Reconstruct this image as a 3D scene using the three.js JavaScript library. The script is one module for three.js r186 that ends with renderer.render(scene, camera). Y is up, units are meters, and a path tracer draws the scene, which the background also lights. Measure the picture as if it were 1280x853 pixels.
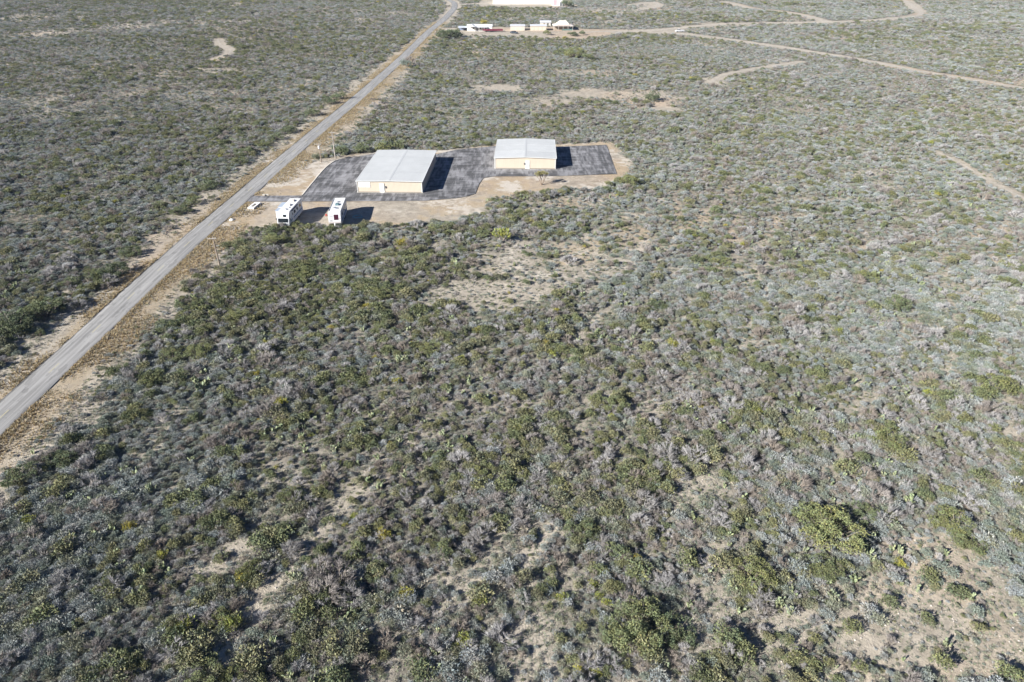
import * as THREE from 'three';
import { mergeGeometries } from 'three/addons/utils/BufferGeometryUtils.js';
import { RoundedBoxGeometry } from 'three/addons/geometries/RoundedBoxGeometry.js';

// ---------------------------------------------------------------- camera, sky, sun, exposure
const scene = new THREE.Scene();
const H = 55, PITCH = THREE.MathUtils.degToRad(30.93), FOC = 853;   // drone 55 m up, 24 mm lens, tilted down
const camera = new THREE.PerspectiveCamera(53.13, 1280 / 853, 0.5, 12000);
camera.position.set(0, H, 0);
camera.rotation.set(-PITCH, 0, 0);
scene.add(camera);
const renderer = new THREE.WebGLRenderer({ antialias: true });
renderer.setSize(1024, 682);
renderer.toneMapping = THREE.LinearToneMapping;
renderer.toneMappingExposure = 2.3;
renderer.shadowMap.enabled = true;
const SUN = new THREE.Vector3(-4.9, 3.1, 3.4).normalize();
// clear winter sky: deep blue overhead, paler towards the horizon
{
  const w = 256, h = 128, a = new Float32Array(w * h * 4);
  for (let j = 0; j < h; j++) { const el = Math.sin(((j + 0.5) / h - 0.5) * Math.PI), t = Math.pow(1 - Math.max(0, el), 3.2);
    for (let i = 0; i < w; i++) { const k = (j * w + i) * 4; a[k] = 0.014 + 0.045 * t; a[k + 1] = 0.036 + 0.052 * t; a[k + 2] = 0.1 + 0.055 * t; a[k + 3] = 1; } }
  const t = new THREE.DataTexture(a, w, h, THREE.RGBAFormat, THREE.FloatType); t.mapping = THREE.EquirectangularReflectionMapping; t.magFilter = THREE.LinearFilter; t.needsUpdate = true;
  scene.background = t; scene.environment = t;
}
const sun = new THREE.DirectionalLight(new THREE.Color(1, 0.97, 0.915), 5);
sun.position.copy(SUN).multiplyScalar(500).add(new THREE.Vector3(0, 0, -200));
sun.target.position.set(0, 0, -200);
sun.castShadow = true;
sun.shadow.mapSize.set(4096, 4096);
Object.assign(sun.shadow.camera, { left: -500, right: 500, top: 500, bottom: -500, near: 1, far: 1500 });
scene.add(sun, sun.target);
scene.fog = new THREE.FogExp2(0xb4cdea, 0.00007);

// ---------------------------------------------------------------- helpers
function rngOf(seed) { let a = seed >>> 0; return () => { a = (a + 0x6D2B79F5) >>> 0; let t = Math.imul(a ^ (a >>> 15), 1 | a); t = (t + Math.imul(t ^ (t >>> 7), 61 | t)) ^ t; return ((t ^ (t >>> 14)) >>> 0) / 4294967296; }; }
const hash = (x, y, s) => { let h = Math.imul(x, 374761393) + Math.imul(y, 668265263) + Math.imul(s, 2147483647 ^ 0x5bd1e995) | 0; h = Math.imul(h ^ (h >>> 13), 1274126177); return ((h ^ (h >>> 16)) >>> 0) / 4294967296; };
function vnoise(x, y, s) {
  const xi = Math.floor(x), yi = Math.floor(y); let fx = x - xi, fy = y - yi;
  fx = fx * fx * (3 - 2 * fx); fy = fy * fy * (3 - 2 * fy);
  const a = hash(xi, yi, s), b = hash(xi + 1, yi, s), c = hash(xi, yi + 1, s), d = hash(xi + 1, yi + 1, s);
  return a + (b - a) * fx + (c - a) * fy + (a - b - c + d) * fx * fy;
}
function fbm(x, y, s, o = 4) { let v = 0, a = 0.5, t = 0; for (let i = 0; i < o; i++) { v += a * vnoise(x, y, s + i * 17); t += a; a *= 0.5; x = x * 2.03 + 11.3; y = y * 2.03 + 7.1; } return v / t; }
const sstep = (a, b, x) => { const t = Math.min(1, Math.max(0, (x - a) / (b - a))); return t * t * (3 - 2 * t); };
const clamp01 = (x) => Math.min(1, Math.max(0, x));
const lerp = (a, b, t) => a + (b - a) * t;
// survey of the site: a spot marked on the photograph -> metres on level ground [x, d], d ahead of the drone
const SN = Math.sin(PITCH), CS = Math.cos(PITCH);
function spot(px, py, y = 0) { const v = (py - 426.5) / FOC, z = (H - y) / (SN + CS * v); return [(px - 640) / FOC * z, z * (CS - v * SN)]; }
function depthOf(x, d, y = 0) { return d * CS + (H - y) * SN; }
const spots = (list) => list.map(([a, b]) => spot(a, b));
const used = {};
function numbered(n) { const k = used[n] = (used[n] ?? -1) + 1; return k ? n + '_' + String(k).padStart(3, '0') : n; }
function tag(o, label, category, group, kind) { if (label) o.userData.label = label; if (category) o.userData.category = category; if (group) o.userData.group = group; if (kind) o.userData.kind = kind; return o; }
function mesh(name, geo, mat, parent) { const m = new THREE.Mesh(geo, mat); m.name = parent ? name : numbered(name); m.castShadow = m.receiveShadow = true; (parent || scene).add(m); return m; }
function thing(name, label, category, x, d, turn = 0, group, y = null) { const g = new THREE.Group(); g.name = numbered(name); g.position.set(x, y ?? height(x, d), -d); g.rotation.y = turn; scene.add(g); return tag(g, label, category, group); }
const box = (w, h, l, x = 0, y = 0, z = 0) => new THREE.BoxGeometry(w, h, l).translate(x, y, z);
const rbox = (w, h, l, r, x = 0, y = 0, z = 0, s = 2) => new RoundedBoxGeometry(w, h, l, s, r).translate(x, y, z);
const cyl = (r0, r1, h, n, x = 0, y = 0, z = 0) => new THREE.CylinderGeometry(r1, r0, h, n).translate(x, y, z);
function merged(list) { return mergeGeometries(list.map((g) => { const k = g.index ? g.toNonIndexed() : g; for (const n of Object.keys(k.attributes)) if (n !== 'position' && n !== 'normal' && n !== 'uv') k.deleteAttribute(n); return k; })); }
const lin = (r, g, b) => new THREE.Color().setRGB(r, g, b);
const std = (c, rough = 0.8, more = {}) => new THREE.MeshStandardMaterial({ color: c, roughness: rough, metalness: 0, ...more });

// distance from a point to a polyline, and signed distance to a polygon (negative inside)
function toLine(x, d, pts) {
  let best = 1e9, side = 0;
  for (let i = 0; i < pts.length - 1; i++) {
    const [ax, ad] = pts[i], [bx, bd] = pts[i + 1], ux = bx - ax, ud = bd - ad, l2 = ux * ux + ud * ud;
    const t = clamp01(((x - ax) * ux + (d - ad) * ud) / l2), qx = x - ax - ux * t, qd = d - ad - ud * t, q = Math.hypot(qx, qd);
    if (q < best) { best = q; side = Math.sign(ux * (d - ad) - ud * (x - ax)); }
  }
  return side >= 0 ? best : -best;   // positive: left of the direction of travel
}
function inPoly(x, d, pts) { let c = false; for (let i = 0, j = pts.length - 1; i < pts.length; j = i++) { const [xi, yi] = pts[i], [xj, yj] = pts[j]; if ((yi > d) !== (yj > d) && x < (xj - xi) * (d - yi) / (yj - yi) + xi) c = !c; } return c; }
function toPoly(x, d, pts) { const e = Math.abs(toLine(x, d, [...pts, pts[0]])); return inPoly(x, d, pts) ? -e : e; }
function bounds(pts, m) { let a = 1e9, b = -1e9, c = 1e9, e = -1e9; for (const [x, d] of pts) { a = Math.min(a, x); b = Math.max(b, x); c = Math.min(c, d); e = Math.max(e, d); } return [a - m, b + m, c - m, e + m]; }
const inside = (x, d, b) => x > b[0] && x < b[1] && d > b[2] && d < b[3];

// ---------------------------------------------------------------- survey of roads, clearings and lots
const ROAD = spots([[22, 503], [120, 412], [178, 357], [242, 298.5], [306, 243], [342, 211], [390, 170], [441.6, 127], [464.5, 107], [505, 70.5], [537, 38.7], [553, 25.8], [565, 13.5], [568, 8]]);
{ const [a, b] = [ROAD[0], ROAD[1]]; const k = 60 / Math.hypot(a[0] - b[0], a[1] - b[1]); ROAD.unshift([a[0] + (a[0] - b[0]) * k, a[1] + (a[1] - b[1]) * k]);
  const e = spot(556, 0); ROAD.push([e[0] + 6, e[1] - 8], [e[0] - 40, e[1] + 90], [e[0] - 150, e[1] + 420], [e[0] - 260, e[1] + 1400]); }
const ROAD_HALF = 2.5;
const roadSide = (x, d) => toLine(x, d, ROAD);
const LOT = spots([[309, 252.5], [316, 245.5], [378, 245], [390, 230], [411, 207], [423, 200.5], [470, 192.5], [545, 193.5], [570, 187.5], [621, 183], [693, 184], [758, 181.6], [771, 218], [700, 220.5], [617, 221], [604, 223], [599, 230], [594, 242.6], [584, 246], [568, 248.5], [531, 251.5], [376, 252.5]]);
const SITE = spots([[305, 262], [316, 242], [345, 222], [385, 203], [415, 196], [470, 190], [545, 189], [620, 180.5], [700, 180], [762, 178], [790, 200], [784, 216], [770, 228], [752, 238], [700, 238], [645, 243], [615, 250], [606, 268], [560, 277], [500, 281], [440, 283], [380, 283], [330, 284], [296, 292], [270, 315], [255, 330], [250, 318]]);
const TRACKS = [
  [[[720, 41], [760, 39], [800, 39.5], [850, 42], [905, 49], [960, 57], [1060, 73], [1160, 92], [1280, 111], [1380, 131]], 2.0],
  [[[790, 39.5], [850, 36], [905, 33], [960, 31], [1035, 30.5]], 2.0],
  [[[905, 2], [950, 12], [1000, 22], [1035, 30.5]], 2.2],
  [[[1108, 28], [1135, 24], [1152, 17], [1142, 7], [1130, 0], [1150, -6]], 1.9],
  [[[1035, 30.5], [1070, 29.5], [1108, 28]], 1.2],
  [[[264, 79], [283, 70], [288, 63], [276, 57], [272, 50]], 0.45],
  [[[888, 104], [905, 94], [940, 87], [1000, 78]], 0.8],
  [[[575, 6], [600, 4.5], [614, 4]], 3.5],
  [[[1172, 192], [1200, 205], [1240, 228], [1285, 250]], 0.4],
  [[[560, 36], [566, 42], [580, 43]], 2.2],
  [[[800, 12], [822, 8], [815, 3], [790, 6]], 2.2],
].map(([p, w]) => [spots(p), w]);
const HOUSES = spots([[572, 43.5], [600, 44.5], [660, 47], [700, 49], [735, 48], [770, 43], [800, 41], [850, 44], [855, 37], [770, 37], [728, 36], [700, 34], [570, 34]]);
const DEPOT = spots([[598, 9], [712, 10], [715, -2], [600, -2]]);
// bare or thin spots in the brush: centre, half width, half height as marked, how bare, noise
const CLEAR = [
  [600, 365, 90, 25, 0.97], [690, 345, 100, 30, 0.93], [640, 335, 75, 26, 0.94], [660, 312, 60, 15, 0.7], [745, 312, 50, 14, 0.65], [560, 385, 60, 12, 0.7],
  [272, 710, 32, 12, 0.985], [302, 686, 26, 12, 0.98], [875, 612, 50, 26, 0.9], [895, 690, 30, 45, 0.75], [1040, 770, 50, 16, 0.8], [1000, 775, 40, 20, 0.75],
  [1130, 790, 130, 56, 0.965], [1230, 745, 90, 115, 0.95], [1195, 795, 140, 75, 0.96], [1060, 780, 60, 30, 0.9], [1230, 655, 40, 14, 0.7], [1075, 745, 60, 25, 0.7], [960, 800, 40, 40, 0.6],
  [1195, 478, 32, 12, 0.85], [1150, 412, 42, 10, 0.6], [1240, 515, 45, 12, 0.6], [880, 465, 26, 8, 0.6], [610, 510, 60, 20, 0.55], [520, 545, 40, 14, 0.6], [480, 590, 40, 12, 0.5],
  [740, 117, 50, 8, 0.985], [800, 119, 60, 7, 0.95], [620, 110, 45, 6.5, 0.98], [830, 134, 24, 8, 0.98], [690, 126, 35, 7, 0.85], [590, 126, 30, 3, 0.5], [960, 76, 40, 6, 0.5], [890, 102, 16, 6, 0.95],
  [660, 22, 60, 5, 0.55], [760, 16, 60, 8, 0.7], [815, 8, 30, 6, 0.8], [700, 20, 40, 5, 0.5], [1000, 205, 90, 8, 0.4], [1110, 215, 40, 8, 0.55], [1080, 250, 120, 5, 0.5], [1105, 230, 30, 6, 0.7], [1090, 140, 150, 10, 0.35], [1180, 180, 90, 14, 0.4], [880, 240, 110, 6, 0.45],
  [60, 145, 40, 8, 0.5], [75, 40, 60, 5, 0.6], [160, 33, 50, 5, 0.65], [200, 30, 40, 4, 0.6], [30, 20, 40, 4, 0.6], [275, 30, 50, 5, 0.5], [500, 18, 30, 4, 0.5], [410, 14, 40, 4, 0.4], [225, 118, 60, 6, 0.35], [80, 265, 18, 4, 0.6], [40, 270, 14, 4, 0.6],
  [1195, 470, 14, 22, 0.5], [700, 600, 40, 10, 0.35], [670, 670, 50, 12, 0.5], [560, 730, 70, 18, 0.5], [500, 800, 60, 15, 0.55], [690, 780, 35, 40, 0.5], [620, 830, 60, 20, 0.45], [720, 730, 30, 20, 0.5], [900, 760, 25, 40, 0.6],
  [700, 255, 50, 8, 0.55], [650, 262, 30, 6, 0.5], [200, 830, 30, 10, 0.4], [60, 760, 25, 8, 0.4], [95, 800, 30, 8, 0.4], [900, 440, 60, 6, 0.4], [940, 345, 50, 7, 0.4], [1060, 395, 60, 6, 0.35], [800, 510, 50, 8, 0.35], [765, 530, 60, 8, 0.35], [1150, 320, 70, 6, 0.35],
].map(([px, py, rx, ry, a]) => { const [x, d] = spot(px, py); const w = rx / FOC * depthOf(x, d), l = Math.abs(spot(px, py - ry)[1] - spot(px, py + ry)[1]) / 2; return { x, d, w, l, a, R: Math.max(w, l) * 1.7 }; });
const TRAILS = [
  [[[270, 825], [310, 775], [350, 725], [385, 680], [420, 640], [450, 605]], 1.0, 0.94],
  [[[450, 605], [500, 560], [545, 520], [580, 490]], 1.1, 0.7],
  [[[800, 853], [870, 790], [890, 720], [860, 650], [870, 600]], 1.4, 0.7],
  [[[1285, 520], [1220, 495], [1180, 470], [1140, 430], [1120, 408]], 0.9, 0.6],
  [[[640, 535], [740, 505], [860, 470], [900, 440]], 0.8, 0.35],
  [[[330, 640], [370, 590], [410, 560]], 0.8, 0.4], [[[700, 255], [780, 243], [900, 240], [1000, 246], [1110, 250], [1270, 248]], 1.0, 0.4],
].map(([p, w, a]) => [spots(p), w, a]);

function height(x, d) {
  const far = sstep(160, 420, d);
  const keep = sstep(12, 70, Math.abs(x - (-62 + (d - 60) * 0.058))) * sstep(40, 100, Math.hypot(x + 20, d - 165)) * sstep(70, 140, Math.hypot((x - 10) * 0.8, d - 400)) * sstep(60, 160, Math.hypot((x - 20) * 0.7, d - 690));
  if (keep <= 0) return 0;
  return keep * (far * (fbm(x / 150 + 3.3, d / 110, 71, 3) - 0.5) * 7 + (fbm(x / 34, d / 34, 77, 2) - 0.5) * 0.9);
}
// how bare the ground is, 0 (full brush) to 1
const bSite = bounds(SITE, 6), bLot = bounds(LOT, 4), bHouse = bounds(HOUSES, 6), bDepot = bounds(DEPOT, 4);
const trackBox = TRACKS.map(([p]) => bounds(p, 8)), trailBox = TRAILS.map(([p]) => bounds(p, 8));
function bareness(x, d) {
  const n = fbm(x / 5, d / 5, 5, 3) - 0.5, n2 = fbm(x / 1.7, d / 1.7, 9, 2) - 0.5;
  let b = 0;
  const s = roadSide(x, d), left = s > 0, e = Math.abs(s) - ROAD_HALF;
  const w = left ? 7.3 : 8.2, far = sstep(300, 430, d) * 3.6;
  b = Math.max(b, (1 - sstep(w - 1.4 - far, w + 1.0 - far, e + n * 7.5 + n2 * 2.5)) * (e > (left ? 2.5 : 4) ? 0.955 : 1));
  if (inside(x, d, bSite)) b = Math.max(b, 1 - sstep(-0.8, 0.8, toPoly(x, d, SITE) + n * 2.5 + n2));
  if (inside(x, d, bLot)) b = Math.max(b, 1 - sstep(0.4, 1.2, toPoly(x, d, LOT)));
  if (inside(x, d, bHouse)) b = Math.max(b, 1 - sstep(-1, 1.5, toPoly(x, d, HOUSES) + n * 5));
  if (inside(x, d, bDepot)) b = Math.max(b, 1 - sstep(-1, 1.5, toPoly(x, d, DEPOT) + n * 5));
  TRACKS.forEach(([p, w2], i) => { if (inside(x, d, trackBox[i])) b = Math.max(b, 1 - sstep(w2 * 0.8 + d * 0.005, w2 * 1.1 + 0.8 + d * 0.007, Math.abs(toLine(x, d, p)) + n * 1.4)); });
  TRAILS.forEach(([p, w2, a], i) => { if (inside(x, d, trailBox[i])) b = Math.max(b, a * (1 - sstep(w2 * 0.6, w2 * 2.2, Math.abs(toLine(x, d, p)) + n * 3 + n2))); });
  for (const c of CLEAR) {
    const dx = x - c.x, dd = d - c.d;
    if (Math.abs(dx) < c.R && Math.abs(dd) < c.R) { const q = Math.hypot(dx / c.w, dd / c.l) + n * 1.0 + n2 * 0.4; if (q < 1.25) b = Math.max(b, c.a * (1 - sstep(0.55, 1.15, q))); }
  }
  const patch = fbm(x / 22 + 40, d / 30, 21, 3), right = sstep(-20, 60, x);
  b = Math.max(b, sstep(0.66 - 0.03 * right, 0.80, patch + n2 * 0.3) * 0.6);
  // rills of open soil that follow the fall of the land
  const al = x * 0.42 + d * 0.907, ac = x * 0.907 - d * 0.42, rill = fbm(ac / 2.6 + (n * 1.2), al / 15, 23, 3), zone = 0.32 + 0.53 * sstep(-25, -8, x) * (1 - sstep(130, 230, d)) - 0.25 * sstep(20, 45, x) * (1 - sstep(60, 75, d));
  b = Math.max(b, sstep(0.585, 0.7, rill + n2 * 0.22) * zone);
  return clamp01(b);
}

// ---------------------------------------------------------------- ground
const X0 = -520, X1 = 520, D0 = 20, D1 = 760, TW = 2048, TH = 2048;
const bareGrid = new Float32Array(TW * TH >> 2), GW = TW >> 1, GH = TH >> 1;   // 1.0 m x 0.7 m survey grid, kept for planting
for (let j = 0; j < GH; j++) { const d = lerp(D0, D1, (j + 0.5) / GH); for (let i = 0; i < GW; i++) { const x = lerp(X0, X1, (i + 0.5) / GW), reach = depthOf(x, d) * 0.85 + 15; bareGrid[j * GW + i] = Math.abs(x) < reach ? bareness(x, d) : 0.2; } }
function bareAt(x, d) { const u = clamp01((x - X0) / (X1 - X0)) * GW - 0.5, v = clamp01((d - D0) / (D1 - D0)) * GH - 0.5; const i = Math.max(0, Math.min(GW - 2, Math.floor(u))), j = Math.max(0, Math.min(GH - 2, Math.floor(v))), f = clamp01(u - i), g = clamp01(v - j), k = j * GW + i; return lerp(lerp(bareGrid[k], bareGrid[k + 1], f), lerp(bareGrid[k + GW], bareGrid[k + GW + 1], f), g); }
const toByte = (c) => Math.round(255 * (c <= 0.0031308 ? 12.92 * c : 1.055 * Math.pow(c, 1 / 2.4) - 0.055));
const LUT = new Uint8Array(4097).map((_, i) => toByte(i / 4096));
const b8 = (c) => LUT[Math.max(0, Math.min(4096, (c * 4096) | 0))];
function dataTexture(w, h, fill, srgb = true) {
  const a = new Uint8Array(w * h * 4), c = [0, 0, 0];
  for (let j = 0; j < h; j++) for (let i = 0; i < w; i++) { fill(i, j, c); const k = (j * w + i) * 4; for (let q = 0; q < 3; q++) a[k + q] = srgb ? b8(c[q]) : Math.max(0, Math.min(255, c[q] * 255)); a[k + 3] = 255; }
  const t = new THREE.DataTexture(a, w, h); t.magFilter = THREE.LinearFilter; t.minFilter = THREE.LinearMipmapLinearFilter; t.generateMipmaps = true; t.wrapS = t.wrapT = THREE.RepeatWrapping; if (srgb) t.colorSpace = THREE.SRGBColorSpace; t.needsUpdate = true; return t;
}
const groundMap = dataTexture(TW, TH, (i, j, c) => {
  const x = lerp(X0, X1, (i + 0.5) / TW), d = lerp(D0, D1, (j + 0.5) / TH), bare = bareAt(x, d);
  const n = vnoise(x / 14, d / 14, 31) * 0.6 + vnoise(x / 5, d / 5, 35) * 0.4, n2 = vnoise(x / 1.3, d / 1.3, 37), n3 = hash(i, j, 3), m = vnoise(x / 45, d / 45, 39);
  const k = 0.74 + 0.3 * n2 + 0.3 * (n3 - 0.5) + 0.2 * (n - 0.5);
  // leaf litter between the bushes -> pale caliche soil, here and there redder
  const t = clamp01(bare * 0.95 + (n - 0.5) * 0.6 + 0.16), red = sstep(0.5, 0.85, m * 0.6 + n * 0.5);
  c[0] = lerp(0.165, 0.42 + 0.02 * red, t) * k; c[1] = lerp(0.155, 0.37 - 0.02 * red, t) * k; c[2] = lerp(0.13, 0.30 - 0.04 * red, t) * k;
  if (d < 460 && x < 0 && x > -130) {       // dry golden grass on the road verges
    const s = roadSide(x, d), e = Math.abs(s) - ROAD_HALF;
    if (e < 8) { const g = (s < 0 ? 1 - sstep(3.4, 6.0, e + (n - 0.5) * 3 + (n2 - 0.5) * 2) : 1 - sstep(0.5, 2.6, e + (n - 0.5) * 3.5)) * (0.3 + 0.5 * n2); c[0] = lerp(c[0], 0.32, g); c[1] = lerp(c[1], 0.245, g); c[2] = lerp(c[2], 0.15, g); }
  }
  if (inside(x, d, bSite)) { const g = sstep(0.5, 0.62, n * 0.7 + n2 * 0.3) * bare * 0.6, w = sstep(0.56, 0.7, vnoise(x / 7 + 3, d / 5, 59) * 0.6 + n2 * 0.25 + n3 * 0.15) * bare; c[0] = lerp(lerp(c[0], 0.38, g), 0.52, w); c[1] = lerp(lerp(c[1], 0.29, g), 0.47, w); c[2] = lerp(lerp(c[2], 0.18, g), 0.40, w); }
});
groundMap.wrapS = groundMap.wrapT = THREE.MirroredRepeatWrapping;
const grainTex = dataTexture(1024, 1024, (i, j, c) => { const x = i / 64, y = j / 64; let v = 0; for (const [f, a] of [[1, 0.35], [4, 0.3], [16, 0.35]]) { const p = 16 * f, X = x * f, Y = y * f, xi = Math.floor(X), yi = Math.floor(Y), fx = X - xi, fy = Y - yi, q = (u, w) => hash(((u % p) + p) % p, ((w % p) + p) % p, 90 + f); v += a * lerp(lerp(q(xi, yi), q(xi + 1, yi), fx), lerp(q(xi, yi + 1), q(xi + 1, yi + 1), fx), fy); } c[0] = c[1] = c[2] = v; }, false);
const grain = (m) => { const t = grainTex.clone(); t.repeat.set(1 / m, 1 / m); t.needsUpdate = true; return t; };
{
  // one sheet: metre-fine where the drone looks, coarse on to the horizon
  const xs = [], ds = [];
  for (const a of [-6000, -3500, -2200, -1500, -1100, -850, -700, -600]) xs.push(a);
  for (let a = -540; a <= 540; a += 4.5) xs.push(a);
  for (const a of [600, 700, 850, 1100, 1500, 2200, 3500, 6000]) xs.push(a);
  for (const a of [-3000, -1200, -500, -200, -80, -20]) ds.push(a);
  for (let a = 10; a <= 780; a += 4) ds.push(a);
  for (const a of [850, 1000, 1250, 1700, 2500, 4000, 7000]) ds.push(a);
  const P = [], U = [], I = [], nx = xs.length;
  for (const d of ds) for (const x of xs) { P.push(x, height(x, d), -d); U.push((x - X0) / (X1 - X0), (d - D0) / (D1 - D0)); }
  for (let j = 0; j < ds.length - 1; j++) for (let i = 0; i < nx - 1; i++) { const a = j * nx + i; I.push(a, a + 1, a + nx, a + 1, a + nx + 1, a + nx); }
  const g = new THREE.BufferGeometry(); g.setAttribute('position', new THREE.Float32BufferAttribute(P, 3)); g.setAttribute('uv', new THREE.Float32BufferAttribute(U, 2)); g.setIndex(I); g.computeVertexNormals();
  const bump = grainTex.clone(); bump.repeat.set((X1 - X0) / 9, (D1 - D0) / 9); bump.needsUpdate = true;
  tag(mesh('ground', g, std(0xffffff, 0.95, { map: groundMap, bumpMap: bump, bumpScale: 0.12 })), 'pale dry caliche soil and leaf litter under the brush', 'ground', null, 'structure');
}
// ribbon along a surveyed line, edges a little ragged
function ribbon(pts, half, lift, thick, step, ragged, seed) {
  const c = new THREE.CatmullRomCurve3(pts.map(([x, d]) => new THREE.Vector3(x, 0, -d)), false, 'centripetal'), L = c.getLength(), n = Math.max(4, Math.round(L / step));
  const P = [], U = [], I = [];
  for (let i = 0; i <= n; i++) {
    const p = c.getPointAt(i / n), t = c.getTangentAt(i / n), sx = -t.z, sz = t.x, s = i / n * L;
    for (const q of [-1, -0.5, 0.5, 1]) {
      const e = Math.abs(q) === 1 ? half + (fbm(s / 2.5, q * 7, seed, 3) - 0.5) * ragged * 2 : half * 0.5, X = p.x + sx * e * Math.sign(q), Z = p.z + sz * e * Math.sign(q);
      P.push(X, height(X, -Z) + lift, Z); U.push(e * Math.sign(q), s);
    }
    if (thick) for (const q of [0, 3]) { const k = (i * 6 + q) * 3; P.push(P[k], P[k + 1] - thick, P[k + 2]); U.push(U[(i * 6 + q) * 2] * 1.02, s); }
  }
  const w = thick ? 6 : 4;
  for (let i = 0; i < n; i++) { const a = i * w; for (const q of [0, 1, 2]) I.push(a + q, a + q + 1, a + w + q, a + q + 1, a + w + q + 1, a + w + q); if (thick) { I.push(a + 4, a, a + w + 4, a, a + w, a + w + 4); I.push(a + 3, a + 5, a + w + 3, a + 5, a + w + 5, a + w + 3); } }
  const g = new THREE.BufferGeometry(); g.setAttribute('position', new THREE.Float32BufferAttribute(P, 3)); g.setAttribute('uv', new THREE.Float32BufferAttribute(U, 2)); g.setIndex(I); g.computeVertexNormals(); return g;
}
const soilTex = dataTexture(512, 512, (i, j, c) => { const n = fbm(i / 40, j / 40, 51, 4), n3 = hash(i, j, 4), k = 0.75 + 0.4 * n + 0.2 * (n3 - 0.5); c[0] = 0.43 * k; c[1] = 0.385 * k; c[2] = 0.325 * k; });
soilTex.wrapS = soilTex.wrapT = THREE.MirroredRepeatWrapping;
const soil = (() => { const t = soilTex; t.repeat.set(1 / 14, 1 / 14); return std(0xffffff, 0.95, { map: t, bumpMap: grain(3), bumpScale: 0.04 }); })();
// road: 5 m of worn chip seal with wheel tracks and a dark joint along the middle
const roadTex = dataTexture(256, 2048, (i, j, c) => {   // 5.4 m x 43 m
  const u = (i / 256 - 0.5) * 5.4, s = j / 2048 * 43.2, wrap = (a) => Math.abs(a);
  const st = fbm(u * 3.2, s / 9, 61, 4), f = hash(i, j, 8), big = fbm(u / 2, s / 6, 65, 3);
  let k = 0.27 + (st - 0.5) * 0.22 + (f - 0.5) * 0.05 + (big - 0.5) * 0.08;
  k *= 1 - 0.2 * Math.exp(-Math.pow((u + 0.55 + (fbm(s / 3, 2, 68, 2) - 0.5) * 0.25) / 0.16, 2)) - 0.1 * Math.exp(-Math.pow((u - 1.2) / 0.3, 2)) - 0.12 * Math.exp(-Math.pow((u + 1.7) / 0.3, 2));
  const edge = (fbm(s / 1.6, 5, 69, 3) - 0.5) * 0.3; if (u < -2.26 + edge) k *= 0.4; if (u > 2.36 + edge) k *= 0.7; if (fbm(u * 1.5, s / 2.2, 72, 3) > 0.68) k *= 0.8; if (Math.abs(fbm(u * 0.8, s / 4, 74, 3) - 0.5) < 0.006) k *= 0.75;
  c[0] = k * 1.02; c[1] = k; c[2] = k * 0.97;
});
roadTex.wrapT = THREE.MirroredRepeatWrapping; roadTex.repeat.set(1 / 5.4, 1 / 43.2); roadTex.offset.set(0.5, 0);
const road = tag(mesh('road', ribbon(ROAD, ROAD_HALF, 0.1, 0.25, 4, 0.14, 3), std(0xffffff, 0.85, { map: roadTex, bumpMap: grain(1.2), bumpScale: 0.006 })), 'straight grey chip sealed road through the brush', 'road', null, 'structure');
{
  const c = new THREE.CatmullRomCurve3(ROAD.map(([x, d]) => new THREE.Vector3(x, 0, -d)), false, 'centripetal'), L = c.getLength(), paint = std(lin(0.42, 0.38, 0.24), 0.8, { bumpMap: grain(0.6), bumpScale: 0.004 }), g = new THREE.PlaneGeometry(0.13, 2.6).rotateX(-Math.PI / 2);
  for (let s = 22; s < Math.min(L, 340); s += 11.6) { const p = c.getPointAt(s / L), t = c.getTangentAt(s / L), m = mesh('lane_dash', g, paint, road); m.position.set(p.x, 0.106, p.z); m.rotation.y = Math.atan2(t.x, t.z); }
}
for (const [p, w] of TRACKS) tag(mesh('dirt_track', ribbon(p, w * 0.95, 0.05, 0, 1.2, w * 0.8, 17), soil), 'pale dirt track worn through the brush', 'track', null, 'structure');
// asphalt lot: patchy seal coat, grey wear streaks
const lotTex = dataTexture(1024, 1024, (i, j, c) => {   // 64 m square, streaks run the way the buildings do
  const x = i / 16, y = j / 16, a = fbm(x * 1.8, y / 3, 81, 4), b = fbm(x / 5, y / 4, 84, 4), e = fbm(x / 3, y * 1.6, 87, 4), f = hash(i, j, 6);
  const k = clamp01(0.075 + sstep(0.42, 0.75, a * 0.6 + b * 0.5) * 0.14 + sstep(0.5, 0.75, e) * 0.07 + (f - 0.5) * 0.07 + (b - 0.5) * 0.05);
  c[0] = k * 1.0; c[1] = k * 0.99; c[2] = k * 1.03;
});
lotTex.wrapS = lotTex.wrapT = THREE.MirroredRepeatWrapping; lotTex.repeat.set(1 / 64, 1 / 64);
{
  const g = new THREE.ShapeGeometry(new THREE.Shape(LOT.map(([x, d]) => new THREE.Vector2(x, d)))).rotateX(-Math.PI / 2).translate(0, 0.118, 0);
  tag(mesh('parking_lot', g, std(0xffffff, 0.9, { map: lotTex, bumpMap: grain(1.5), bumpScale: 0.008 })), 'dark asphalt lot with grey wear streaks', 'pavement', null, 'structure');
  const edge = spots([[378, 244.6], [390, 229.6], [411, 206.6], [423, 200], [470, 192]]);
  tag(mesh('kerb', ribbon(edge, 0.16, 0.2, 0.3, 1, 0, 1), std(lin(0.5, 0.47, 0.42), 0.9)), 'pale concrete edging round the asphalt lot', 'kerb', null, 'structure');
}
console.log('ground done');

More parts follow.
